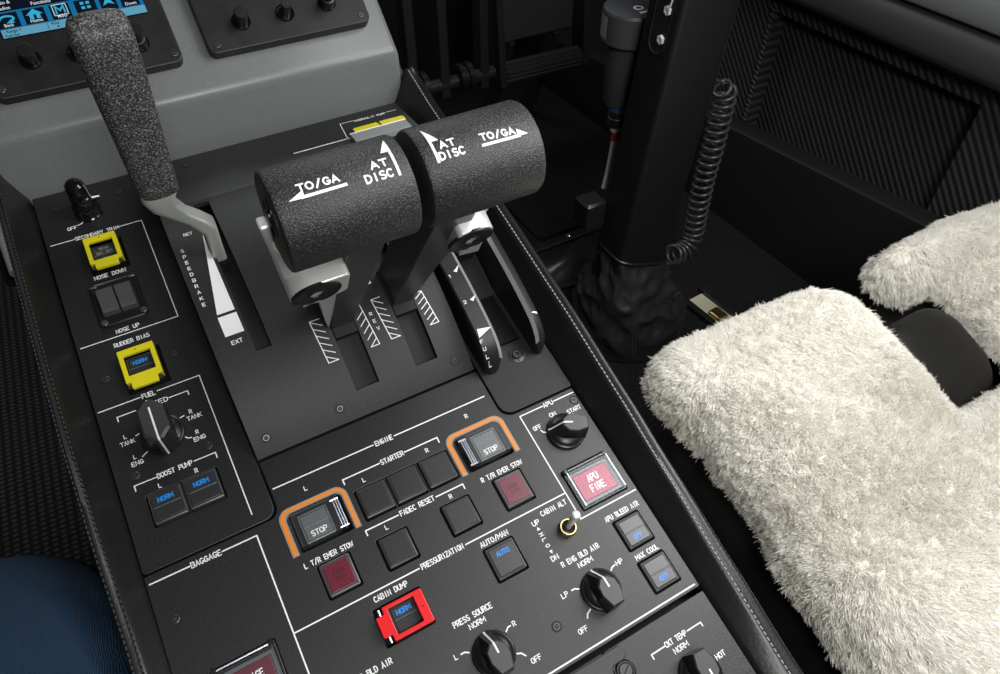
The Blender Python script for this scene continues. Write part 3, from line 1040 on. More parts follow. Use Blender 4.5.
def fire_cover(parent, x0, x1, y0, y1, lens, words, label, lens_in):
    cx, cy = (x0 + x1) / 2, (y0 + y1) / 2
    hole('E', rrpts(cx, cy, x1 - x0 + .8, y1 - y0 + .8, .8, 3))
    b = MB()
    b.plate(rrpts(cx, cy, x1 - x0, y1 - y0, .8, 3), [rrpts(cx, cy, x1 - x0 - 3, y1 - y0 - 3, .6, 3)], -2.4, .9, .3, SATIN)
    o = part('warning_light_button', b, parent, (cx, cy, 0), label)
    c = MB()
    lx0, lx1, ly0, ly1 = lens_in
    c.rbox((lx0 + lx1) / 2, (ly0 + ly1) / 2, lx1 - lx0, ly1 - ly0, .6, -2.3, 1.8, .4, lens)
    n = len(words)
    for i, (s, hh) in enumerate(words):
        c.text(s, (lx0 + lx1) / 2, (ly0 + ly1) / 2 + ((n - 1) / 2 - i) * hh * 1.4 - hh / 2, WHITE, h=hh, align='C', z=1.95)
    part('red_lens', c, o, (cx, cy, 1.8), 'red lens with white capitals')
    c = MB()
    lcx, lcy, lw, lh = (lx0 + lx1) / 2, (ly0 + ly1) / 2, lx1 - lx0, ly1 - ly0
    c.plate(rrpts(lcx, lcy, lw + 4.6, lh + 4.2, .8, 3), [rrpts(lcx, lcy, lw + .3, lh + .3, .5, 3)], -2.3, 1.2, .3, LENSL)
    part('lens_frame', c, o, (cx, cy, 1.0), 'grey frame round the lens')
    g = MB()
    # clear hinged cover: open box of clear plastic
    zc = 4.2
    ox0, ox1, oy0, oy1 = x0 + 1.2, x1 - 1.2, y0 + 1.0, y1 - 2.6
    g.box(ox0, ox1, oy0, oy1, zc - .9, zc, CLEAR, .3)
    for a in ((ox0, ox0 + 1.1, oy0, oy1), (ox1 - 1.1, ox1, oy0, oy1), (ox0 + 1.1, ox1 - 1.1, oy0, oy0 + 1.1), (ox0 + 1.1, ox1 - 1.1, oy1 - 1.1, oy1)):
        g.box(*a, .9, zc - .9, CLEAR, .2)
    part('clear_cover', g, o, (cx, cy, zc), 'clear plastic cover')
    h = MB()
    h.tube([(x0 + 1.2, y1 - 1.5, 2.6), (x1 - 1.2, y1 - 1.5, 2.6)], .8, HINGE, 10)
    for x in (x0 + 1.6, x1 - 1.6):
        h.lathe([(1.5, .6), (1.5, 3.4), (1.1, 3.8), (.2, 3.8)], SATIN, (x, y1 - 1.6, 0), 14)
    # bright inner edge strips
    h.box(ox0 + .1, ox0 + .5, oy0, oy1, zc - .2, zc + .12, HINGE)
    h.box(ox1 - .5, ox1 - .1, oy0, oy1, zc - .2, zc + .12, HINGE)
    part('hinge_pin', h, o, (cx, y1 - 1.5, 2.6), 'bright metal hinge')
    return o


fire_cover(ep, 146.0, 177.0, 64.4, 90.2, PINKLENS, (('APU', 4.4), ('FIRE', 4.4)), 'red warning light reading APU FIRE under a clear cover', (149.6, 172.6, 68.2, 84.2))
fire_cover(ep, -64.3, -32.6, 54.0, 80.6, MAROON, (('BAGGAGE', 3.6), ('FIRE', 3.6)), 'dark red baggage warning light under a clear cover', (-61, -36.4, 57.6, 74.6))
# cabin altitude toggle
mk.text('CABIN ALT', 122.2, 72.4, h=3.1, W=17)
mk.text('UP', 114.8, 69.6, h=2.9, W=4.2)
mk.text('DN', 114.5, 47.8, h=2.9, W=4.2)
mk.poly([(115.4, 66.6), (117.6, 66.6), (116.5, 68.6)], WHITE)
mk.poly([(115.6, 53.8), (117.6, 53.8), (116.6, 51.8)], WHITE)
for s, y in (('H', 63.8), ('L', 60.4), ('O', 56.8)):
    mk.text(s, 116.5 - 1.2, y, h=2.4, align='C', adv=2.0, rot=R(-90))
tx, ty = 131.2, 59.8
b = MB()
b.lathe([(5.6, .05), (5.6, .8), (4.8, 1.2)], SCREW, (tx, ty, 0), 6)
b.lathe([(4.6, .8), (4.9, 1.2), (4.9, 4.4), (4.6, 4.9), (4.1, 4.9), (3.9, 4.4), (3.9, 2.0)], BRASS, (tx, ty, 0), 36, caps=(True, False))
b.lathe([(4.0, 3.0), (2.6, 3.6), (1.6, 4.6), (.3, 4.8)], SATIN, (tx, ty, 0), 28)
tg = part('toggle_switch', b, ep, (tx, ty, 0), 'metal toggle switch beside CABIN ALT, lever tipped to the upper right')
b = MB()
p0 = Vector((tx, ty, 3.4))
dv = Vector((.22, .12, 1)).normalized()
ax = [0, 3, 7, 11, 13.2, 15.0, 15.8, 16.0]
rr = [1.5, 1.6, 1.9, 2.4, 2.7, 2.5, 1.6, .3]
b.tube([p0 + dv * a for a in ax], rr, ALU, 18)
part('toggle_lever', b, tg, (tx, ty, 5), 'polished bat-shaped lever')
# right engine bleed selector
mk.text('R ENG BLD AIR', 118, 42.3, h=3.1, W=24.6)
mk.text('NORM', 126.2, 37.8, h=2.9, W=8.9)
mk.text('LP', 109.2, 28.2, h=2.8, W=3.8)
mk.text('HP', 146.2, 29.0, h=2.8, W=4.0)
mk.text('OFF', 107.8, 8.4, h=2.8, W=5.4)
mk.stroke([(115.8, 29.8), (117.8, 29.8), (119.7, 28.6)], LW, WHITE)
mk.stroke([(141.4, 28.6), (143, 29.8), (145.2, 30.2)], LW, WHITE)
mk.stroke([(119.8, 16.8), (117, 15.4), (115.9, 13.6)], LW, WHITE)
knob(ep, 130.4, 22.4, 92, 'black rotary selector under R ENG BLD AIR pointing to NORM', r=11.4)
mk.text('APU BLEED AIR', 154.2, 52.3, h=3.0, W=23.4)
button(ep, 157.3, 174.4, 32.4, 50.1, 'E', 'split', 'OFF', 'bottom', label='square button lit OFF in blue under APU BLEED AIR')
mk.text('MAX COOL', 158.2, 26.0, h=3.0, W=15.4)
button(ep, 157.2, 174.4, 6.4, 24.2, 'E', 'split', 'OFF', 'bottom', label='square button lit OFF in blue under MAX COOL')
mk.stroke([(-79, .2), (180, .2)], LW * 1.1, WHITE)
for x, y in ((98.8, 17.9), (179.0, 128.0), (-72, 111.9)):
    screw(ep, x, y)


def stop_guard(x0, x1, hinge, label):
    y0, y1 = 114.2, 136.2
    cx, cy = (x0 + x1) / 2, (y0 + y1) / 2
    hole('E', rrpts(cx, cy, x1 - x0, y1 - y0, 1.0, 3))
    bx = cx - 2.2 if hinge == 'R' else cx + 2.2
    o = button(ep, bx - 8.8, bx + 8.8, cy - 8.8, cy + 8.8, None, 'split', None, label='dark button lettered STOP under a clear guard, ' + label, top=2.0, lens=LENSL)
    c = MB()
    c.text('STOP', bx, cy - 5.8, WHITE, h=3.2, align='C', z=2.5, adv=2.3)
    c.stroke(rrpts(bx, cy, 15.6, 15.6, .5, 2), .4, MATS['grey_fascia'], z=2.46, closed=True)
    part('button_legend', c, o, (bx, cy, 2.4), recalc=False)
    g = MB()
    zc = 6.0
    gx0, gx1 = (x0 + 1.2, x1 - 5.6) if hinge == 'R' else (x0 + 5.6, x1 - 1.2)
    g.box(gx0, gx1, y0 + 1.2, y1 - 1.6, zc - .9, zc, CLEAR, .35)
    for a in ((gx0, gx0 + 1, y0 + 1.2, y1 - 1.6), (gx1 - 1, gx1, y0 + 1.2, y1 - 1.6), (gx0 + 1, gx1 - 1, y0 + 1.2, y0 + 2.2), (gx0 + 1, gx1 - 1, y1 - 2.6, y1 - 1.6)):
        g.box(*a, .2, zc - .9, CLEAR, .25)
    gg = part('clear_guard', g, o, (cx, cy, zc), 'clear plastic hinged guard')
    h = MB()
    hx = x1 - 3.6 if hinge == 'R' else x0 + 3.6
    for d in (-1.35, 0.1, 1.45):
        h.tube([(hx + d, y0 + 3.0, 4.6), (hx + d, y1 - 3.6, 4.6)], .62, HINGE, 10)
    for y in (y0 + 2.6, y1 - 3.2):
        h.tube([(hx - 2.6, y, 4.4), (hx + 2.2, y, 4.4)], .9, HINGE, 10)
    h.tube([(hx, y0 + 1.2, 2.6), (hx, y1 - 1.2, 2.6)], 1.0, SATIN, 10)
    part('hinge_spring', h, o, (hx, cy, 4), 'bright coiled hinge')
    # orange bracket painted plate around three sides
    ox0, ox1 = (-10.3, 29.0) if hinge == 'R' else (91.8, 131.2)
    k = MB()
    outer = roundpoly([(ox0, 113.6), (ox0 + 3.9, 113.6), (ox0 + 3.9, 137.5), (ox1 - 3.6, 137.5), (ox1 - 3.6, 113.6), (ox1, 113.6), (ox1, 141.0), (ox0, 141.0)], [.1, .1, 4, 4, .1, .1, 6.5, 6.5])
    k.plate(outer, [], .02, .6, .18, PALE)
    inner = roundpoly([(ox0 + .7, 114.3), (ox0 + 3.2, 114.3), (ox0 + 3.2, 138.2), (ox1 - 2.9, 138.2), (ox1 - 2.9, 114.3), (ox1 - .7, 114.3), (ox1 - .7, 140.3), (ox0 + .7, 140.3)], [.1, .1, 3.6, 3.6, .1, .1, 6, 6])
    k.plate(inner, [], .5, .78, .08, ORANGE)
    part('orange_bracket', k, o, (cx, 127, .3), 'orange painted bracket')


stop_guard(-5.0, 24.4, 'R', 'letter L above it')
stop_guard(97.4, 127.0, 'L', 'letter R above it')
panel_part(ep, [(-80.4, -1.8), (182.4, -1.8), (182.4, 136.2), (132, 136.2), (132, 173.2), (-8.4, 173.2), (-8.4, 138.8), (-80.4, 138.8)],
           [1, 1, 1, 8, 1, 1, 6.5, 1], 'E', mk, at=(51, 70, 0))

# ====================================================================================== REAR PANEL (cockpit temperature)
rp = thing('temperature_control_panel', 'black panel nearest the camera with the CKT TEMP selector, below the long white line', 'control panel', (51, -50, -2), 'P')
mk = MB()
mk.stroke([(136.6, -20.3), (136.6, -17.9), (145.4, -17.9)], .7, WHITE)
mk.text('CKT TEMP', 153, -19.2, h=3.0, W=14, align='C')
mk.stroke([(161.2, -17.5), (170.6, -17.5), (170.6, -19.6)], .7, WHITE)
mk.text('NORM', 148.6, -24.0, h=2.9, W=9)
mk.text('HOT', 167.2, -37.2, h=2.9, W=6)
knob(rp, 154.2, -38.4, 268, 'black rotary selector under CKT TEMP, only its front half in view', r=12)
fx, fy = 119.8, -17.6
hole('T', [(fx + 5.4 * math.cos(2 * math.pi * k / 24), fy + 5.4 * math.sin(2 * math.pi * k / 24)) for k in range(24)])
panel_part(rp, [(-80.4, -110), (182.2, -110), (182.2, -4.6), (126.4, -4.6), (126.4, -9.5), (-80.4, -9.5)][:0] or [(114, -110), (182.2, -110), (182.2, -4.6), (114, -4.6)], [1, 1, 1, 1], 'T', mk, at=(150, -50, 0))
b = MB()
b.plate(roundpoly([(-80.4, -110), (112.2, -110), (112.2, -24), (113, -24), (113, -12.6), (124.4, -12.6), (124.4, -5.4), (-80.4, -5.4)], [1, 1, .1, .1, 3, 4, 5, 1]), [], .15, 2.4, .4, PANEL)
b.plate(roundpoly([(-80.4, -110), (113, -110), (113, -4.6), (-80.4, -4.6)], 1), [], -2.6, .1, .3, PANEL)
part('cover_plate', b, rp, (20, -50, 0))
b = MB()
b.lathe([(5.2, -2.4), (5.2, .3), (4.7, .9), (4.2, .9), (4.1, .1)], SATIN, (fx, fy, 0), 28)
b.lathe([(3.8, -1), (3.8, .8), (3.3, 1.1), (.2, 1.1)], SCREW, (fx, fy, 0), 28)
T = Matrix.Translation((fx, fy, 0)) @ Matrix.Rotation(R(35), 4, 'Z')
b.box(-2.9, 2.9, -.35, .35, 1.0, 1.25, DEEP, T=T)
part('quarter_turn_fastener', b, rp, (fx, fy, 0), 'slotted round black fastener')

# ====================================================================================== THROTTLE QUADRANT
qp = thing('throttle_quadrant_cover', 'arched black cover plate with the lever slots, white hatched zones and SPEEDBRAKE scale', 'lever quadrant cover', (60, 270, 20), 'P')
XS = [-8.4, 13.2, 22.6, 57.5, 72.6, 97.0, 112.0, 131.6]
th0 = 35.1
th1 = -17.6
thA = arch_th(66, 192.5)      # aft ends of the throttle slots
thS = arch_th(18, 244)      # aft end of the speedbrake slot
slots = [(57.5, 72.6, thA, -12.0), (97.0, 112.0, thA, -12.0), (13.2, 22.6, thS, -17.0)]
ths = sorted(set([th0 - i * (th0 - th1) / 52 for i in range(53)] + [s[2] for s in slots] + [s[3] for s in slots]), reverse=True)
b = MB()
b2 = MB()


def in_slot(xm, tm):
    return any(s[0] < xm < s[1] and s[3] < tm < s[2] for s in slots)


vs, fs = [], []
D_ = 3.0
cells = {}
for i in range(len(ths) - 1):
    for j in range(len(XS) - 1):
        cells[(i, j)] = not in_slot((XS[j] + XS[j + 1]) / 2, (ths[i] + ths[i + 1]) / 2)
for (i, j), on in cells.items():
    if not on:
        continue
    ta, tb, xa, xb = ths[i], ths[i + 1], XS[j], XS[j + 1]
    top = [arch_pt(xa, ta), arch_pt(xb, ta), arch_pt(xb, tb), arch_pt(xa, tb)]
    low = [arch_pt(xa, ta, AR - D_), arch_pt(xb, ta, AR - D_), arch_pt(xb, tb, AR - D_), arch_pt(xa, tb, AR - D_)]
    q = len(vs)
    vs += top + low
    fs.append((q, q + 1, q + 2, q + 3))
    for (di, dj), e in (((-1, 0), (0, 1)), ((0, 1), (1, 2)), ((1, 0), (2, 3)), ((0, -1), (3, 0))):
        if not cells.get((i + di, j + dj), False):
            fs.append((q + e[0], q + e[1], q + 4 + e[1], q + 4 + e[0]))
b.add(vs, fs, QUAD)
# skirts at the two sides and the front lip
for x in (XS[0], XS[-1]):
    b.loft([[arch_pt(x, t) for t in ths], [(x, arch_pt(x, t)[1], -6) for t in ths]], QUAD, (False, False), closed=False)
import bmesh as _bm


def weld(mb):
    key = {}
    remap = []
    nv = []
    for p in mb.v:
        k = (round(p[0], 2), round(p[1], 2), round(p[2], 2))
        if k not in key:
            key[k] = len(nv)
            nv.append(p)
        remap.append(key[k])
    mb.v = nv
    mb.f = [[remap[i] for i in f] for f in mb.f]


weld(b)
qplate = part('cover_plate', b, qp, (60, 270, 20), sharp=40)
# drums that close the slots below the cover
for (xa, xb, ta, tb), rd in zip(slots, (AR - 7.5, AR - 7.5, AR - 12)):
    d = MB()
    tt = [ta + 3 - k * (ta + 6 - tb) / 24 for k in range(25)]
    d.loft([[arch_pt(xa - 1, t, rd) for t in tt], [arch_pt(xb + 1, t, rd) for t in tt]], DRUM if rd > AR - 10 else DEEP, (False, False), closed=False)
    part('slot_drum', d, qp, (0.5 * (xa + xb), 250, 15))
mk = MB()
A = arch_hit
fnA = lambda x, y: arch_hit(x, y)


def hatch(xo, xi, y0, y1, n, m=WHITE):
    """outline on the outer side, slanted lines falling towards the slot; apparent panel coordinates"""
    w = .6
    hm = MB()
    hm.stroke([(xi, y1), (xo, y1), (xo, y0), (xi, y0)], w, m, fn=fnA)
    st = (y1 - y0) / n
    for k in range(n):
        ya = y1 - k * st
        hm.stroke([(xo, ya - .5), (xi, ya - st * 1.0)], w, m, fn=fnA)
    q = arch_hit((xo + xi) / 2, (y0 + y1) / 2)
    part('hatched_zone', hm, qplate, q, 'white hatched zone beside a lever slot', recalc=False)


hatch(51.0, 57.6, 217.4, 250.8, 6)
hatch(85.2, 79.4, 217.2, 251.0, 6)
hatch(93.6, 99.8, 217.3, 250.8, 6)
hatch(127.2, 121.0, 216.7, 244.0, 6)
for x0, x1 in ((52.0, 57.4), (80, 85), (94, 99.4)):
    dm = MB()
    dm.poly([(x0, 263.2), (x1, 263.2), (x1, 265.8), (x0, 265.8)], WHITE, fn=fnA)
    part('index_mark', dm, qplate, arch_hit((x0 + x1) / 2, 264.5), 'white dash', recalc=False)
for s, y in (('R', 239.4), ('E', 233.4), ('V', 227.2)):
    mk.text(s, 89.2, y, h=2.4, align='C', adv=2.2, fn=fnA)
# speedbrake scale
m1, m2_ = MB(), MB()
for k in range(16):
    ya, yb = 279.4 + 68 * k / 16, 279.4 + 68 * (k + 1) / 16
    la, lb = .9 + 11.3 * k / 16, .9 + 11.3 * (k + 1) / 16
    m1.poly([(la, ya), (12.2, ya), (12.2, yb), (lb, yb)], WHITE, fn=fnA)
for k in range(5):
    ya, yb = 261.4 + 15.8 * k / 5, 261.4 + 15.8 * (k + 1) / 5
    m2_.poly([(.5, ya), (12.4, ya), (12.4, yb), (.5, yb)], WHITE, fn=fnA)
weld(m1)
weld(m2_)
part('scale_wedge', m1, qplate, (8, 300, 30), 'white tapering wedge of the SPEEDBRAKE scale', recalc=False)
part('scale_block', m2_, qplate, (8, 260, 30), 'white block at the EXT end of the scale', recalc=False)
mk.text('EXT', 2.6, 254.2, h=3.0, W=6.6, fn=fnA)
mk.text('RET', .6, 349.6, h=2.2, W=5.6, fn=fnA)
for k, ch in enumerate('SPEEDBRAKE'):
    mk.text(ch, -4.0 + .45 * (k % 2) * 0, 336.6 - k * 5.25, h=2.5, align='C', adv=2.4, fn=fnA)
part('lettering', mk, qplate, (60, 270, 20), 'white lettering and hatching', recalc=False)
for x, y in ((123.0, 185.3), (45.2, 185.3), (.2, 186.0)):
    p = arch_hit(x, y, AR, 0)
    s_ = screw(qp, *p)
    s_.rotation_euler = (R(arch_th(x, y)), 0, 0)

# forward strip with the hydraulic pump switches
FRAMES['S'] = FP @ Matrix.Translation((0, 350.6, 26.8)) @ Matrix.Rotation(-math.atan2(19.0, 63.0), 4, 'X')


def toS(x0, y0):
    """apparent panel point -> frame S plane"""
    M = FRAMES['S'].inverted() @ FP
    o = M @ CAMP
    d = M.to_3x3() @ Vector((x0, y0, -390))
    q = o + d * (-o.z / d.z)
    return (q.x, q.y)


hs = thing('hydraulic_pump_panel', 'black strip panel at the foot of the grey fascia with two yellow HYDRAULIC PUMP guards', 'control panel', (88, 30, -2), 'S')
mk = MB()

mk.stroke([toS(137.6, 396.6), toS(138.2, 413.6), toS(149.4, 413.4)], .6, WHITE)
mk.stroke([toS(177.4, 413.2), toS(185.6, 413.2)], .6, WHITE)
a_ = toS(150.4, 411.6)
b_ = toS(176.2, 411.6)
mk.text('HYDRAULIC PUMP', a_[0], a_[1], h=2.9, W=b_[0] - a_[0])
a_ = toS(150.6, 403.6)
mk.text('L ENG', a_[0], a_[1], h=2.6, W=7.4)
a_ = toS(168.2, 403.8)
mk.text('R ENG', a_[0], a_[1], h=2.6, W=8.4)
part_y = toS(160, 400.5)[1]
hx0, hx1, hxm = toS(143.2, 400)[0], toS(185.6, 400)[0], toS(164.6, 400)[0]
for xa, xb, w in ((hx0, hxm - .7, 'L ENG'), (hxm + .7, hx1, 'R ENG')):
    ya, yb = toS(160, 396.4)[1] - 2.0, part_y - 1.6
    g = MB()
    g.plate(roundpoly([(xa, ya), (xb, ya), (xb, yb - 1.2), (xb - 1.2, yb), (xa + 1.2, yb), (xa, yb - 1.2)], .5, 3), [], 2.6, 4.8, .35, YELLOW)
    g.box(xa + .2, xa + 1.4, ya + .2, yb - 1.5, .2, 2.8, YELLOW)
    g.box(xb - 1.4, xb - .2, ya + .2, yb - 1.5, .2, 2.8, YELLOW)
    part('switch_guard', g, hs, ((xa + xb) / 2, (ya + yb) / 2, 3), 'bright yellow hinged guard under ' + w)
p0, p1, pm = toS(95, 396.4), toS(187.5, 396.6), toS(139, 396.4)
mk.stroke([p0, pm], 1.2, WHITE)
bar = MB()
bar.box(pm[0], p1[0] - 2, p0[1] - 15, p0[1] - 2.6, 0, 4.6, PALE, .3)
bar.box(pm[0], p1[0] - 2, p0[1] - 3.2, p0[1] - 2.2, .1, 4.8, WHITE, .2)
part('guard_bar', bar, hs, (160, p0[1] - 8, 4), 'pale raised bar with a white edge')
screw(hs, *toS(109.5, 411.0))
screw(hs, *toS(20, 413.0))
panel_part(hs, [(-8.4, .8), (184.6, .8), (184.6, 65), (-8.4, 65)], .4, 'S', mk, at=(88, 30, 0))

# ====================================================================================== FLAP QUADRANT
fp_ = thing('flap_quadrant', 'black flap quadrant with two curved scale rails beside the stitched right edge', 'lever quadrant', (158, 240, -2), 'P')
b = MB()
fh = [rrpts(160.4, 262, 21, 162, 2, 3), ]
b.plate(roundpoly([(133.2, 137.6), (183.4, 137.6), (183.4, 392), (133.2, 392)], [8, 1, 1, 1]), [rrpts(160.4, 290, 20.4, 216, 2, 3)], -2.6, 0, .35, QUAD)
part('panel_plate', b, fp_, (158, 200, 0))


RPROF = [(166.4, -4), (166.8, 2), (167.5, 7.5), (169.2, 13.2), (172, 17.8), (176, 21.5), (181, 24.6), (188, 27), (201, 30.4), (218, 33.8), (240, 37), (262, 39), (284, 40), (310, 39), (340, 34), (368, 25), (392, 12)]


def zprof(y):
    for (ya, za), (yb, zb) in zip(RPROF, RPROF[1:]):
        if y <= yb:
            f = (y - ya) / (yb - ya)
            return za + (zb - za) * f
    return RPROF[-1][1]


def rail_hit(px, py, lift=.25):
    """line of sight onto the crest surface of the rails"""
    d = CAMR.transposed() @ Vector((px - 500, py - 337, FPX))
    lo, hi = 300 / -d.z, 420 / -d.z
    for _ in range(50):
        m = (lo + hi) / 2
        p = CAMP + d * m
        if p.z > zprof(p.y) + lift:
            lo = m
        else:
            hi = m
    return CAMP + d * lo


rail_path = []
for (ya, za), (yb, zb) in zip(RPROF, RPROF[1:]):
    n_ = max(1, int(math.hypot(yb - ya, zb - za) / 2.2))
    rail_path += [(ya + (yb - ya) * k / n_, za + (zb - za) * k / n_) for k in range(n_)]
rail_path.append(RPROF[-1])


def rail(x0, x1, inner):
    """curved band; 'inner' is the side that carries the pale chamfer"""
    b = MB()
    rings = []
    for i, (y, z) in enumerate(rail_path):
        e = 1.0
        q = (y - 166.4) / 6.0
        if q < 1:
            e = max(.12, math.sqrt(max(0, 1 - (1 - q) ** 2)))
        xm, w = (x0 + x1) / 2, (x1 - x0) / 2 * e
        xa, xb = xm - w, xm + w
        k = min(1, max(0, (z + 4) / 8))
        if inner == 'R':
            top = [(xa, -2.2), (xa + .8 * e, -1.4), (xb - 2.4 * e, 0), (xb, -2.2)]
        else:
            top = [(xa, -2.2), (xa + 2.2 * e, 0), (xb - .8 * e, -1.4), (xb, -2.2)]
        rings.append([(xa, y, -6)] + [(x, y, max(-6 + .1 * j, z + dz * k)) for j, (x, dz) in enumerate(top)] + [(xb, y, -6)])
    b.loft(rings, PANEL)
    return b


RX0, RX1 = 135.6, 148.0
rl = part('scale_rail', rail(RX0, RX1, 'R'), fp_, (142, 240, 10), 'curved rail with white flap marks, left of the slot', sharp=30)
rr_ = part('scale_rail', rail(172.8, 180.0, 'L'), fp_, (176, 240, 10), 'curved rail right of the slot', sharp=30)
for o, xa, da, xb, db in ((rl, RX1 - 2.4, .06, RX1 + .02, -2.1), (rr_, 172.78, -2.1, 175.0, .06)):  # paler grey strip along the slot side of each rail
    c = MB()
    tt = [p for p in rail_path if p[0] > 168.6]
    c.loft([[(xa, y, z + da + .08) for y, z in tt], [(xb, y, z + db + .08) for y, z in tt]], MATS['bracket_edge'], (False, False), closed=False)
    part('pale_crest', c, o, (0.5 * (xa + xb), 240, 20), 'grey crest strip', recalc=False)
m_ = MB()


def fdrop(x):
    return -1.4 * max(0, min(1, (RX1 - 2.4 - x) / 9.0))


def fmark(pts):
    vs = [rail_hit(*p) for p in pts]
    m_.add([(v.x, v.y, zprof(v.y) + .3 + fdrop(v.x) * .6) for v in vs], [tuple(range(len(pts)))], WHITE)


def ftext(ch, px, py, h):
    q = rail_hit(px, py)
    fn = lambda x, y: (q.x + x, q.y + y * .85, zprof(q.y + y * .85) + .3 + fdrop(q.x + x) * .6)
    m_.text(ch, 0, -h / 2, h=h, align='C', adv=2.4, fn=fn)


fmark([(458.6, 264.6), (453.4, 271.0), (457.0, 272.0)])
fmark([(475.6, 294.4), (469.8, 299.4), (473.4, 301.0)])
fmark([(491.4, 326.6), (477.0, 328.6), (479.4, 337.2)])
ftext('1', 450, 275.5, 2.2)
ftext('2', 465.0, 301.5, 2.4)
for k, ch in enumerate('FULL'):
    f = k / 3
    ftext(ch, 481.8 + 8.8 * f, 341.0 + 22.0 * f, 2.0)
part('lettering', m_, rl, (142, 230, 30), 'white flap marks', recalc=False)
m2 = MB()
q = rail_hit(532.0, 312.5)
m2.add([(179.4, q.y - 1.2, zprof(q.y) - 1.6), (175.2, q.y + .2, zprof(q.y) + .3), (179.4, q.y + 1.6, zprof(q.y) - 1.2)], [(0, 1, 2)], WHITE)
part('lettering', m2, rr_, (178, 230, 30), 'white flap mark', recalc=False)
d = MB()
tt = [36 - 1.6 * k for k in range(44)]
d.loft([[arch_pt(149.0, t, 178) for t in tt], [arch_pt(171.8, t, 178) for t in tt]], DEEP, (False, False), closed=False)
part('slot_drum', d, fp_, (160, 250, 10))
b = MB()
bq = hit(516.4, 355.2)
BX, BY_ = bq.x, bq.y
b.lathe([(5.6, .05), (5.6, .5), (4.9, .6), (4.6, .05), (4.6, .7), (3.9, 1.0), (3.4, .3), (3.2, .3)], SCREW, (BX, BY_, 0), 24)
b.lathe([(3.0, .2), (3.0, 1.6), (2.5, 2.0), (1.4, 2.0), (1.3, .8)], SATIN, (BX, BY_, 0), 24)
part('socket_bolt', b, fp_, (BX, BY_, 0), 'black socket bolt')
flv = MB()
t0 = 12.0
for k in range(1):
    flv.loft([[arch_pt(x, t, r_) for x, t in ((153, t0 + 1.5), (168, t0 + 1.5), (168, t0 - 1.5), (153, t0 - 1.5))] for r_ in (180, 200)], SATIN)
    flv.loft([[arch_pt(x, t, r_) for x, t in ((152.4, t0 + 2.2), (166, t0 + 2.6), (169, t0 + .5), (168.6, t0 - 3), (152.4, t0 - 3))] for r_ in (199, 206, 211, 212)], ALU)
solo('flap_lever', flv, arch_pt(160, t0, 190), 'P', 'pale metal flap lever tucked between the two rails below the right throttle', 'lever')
# ====================================================================================== LEVERS
GY, GZ, GR = 177.7, 184.9, 19.66
FRAMES['T'] = FP @ Matrix.Translation((0, AY, AZ)) @ Matrix.Rotation(math.atan2(GZ - AZ, GY - AY), 4, 'X')
GT = math.hypot(GZ - AZ, GY - AY)          # radius of the grip axis about the lever pivot
P2T = FRAMES['T'].inverted() @ FP


def on_grip(x, th, lift=.14):
    """point on the grip skin; th in degrees from straight up, + forward (frame P angles)"""
    r = GR + lift
    return tuple(P2T @ Vector((x * .9593, GY + r * math.sin(R(th)), GZ + r * math.cos(R(th)))))


K = GR * math.pi / 180      # mm per degree round the grip


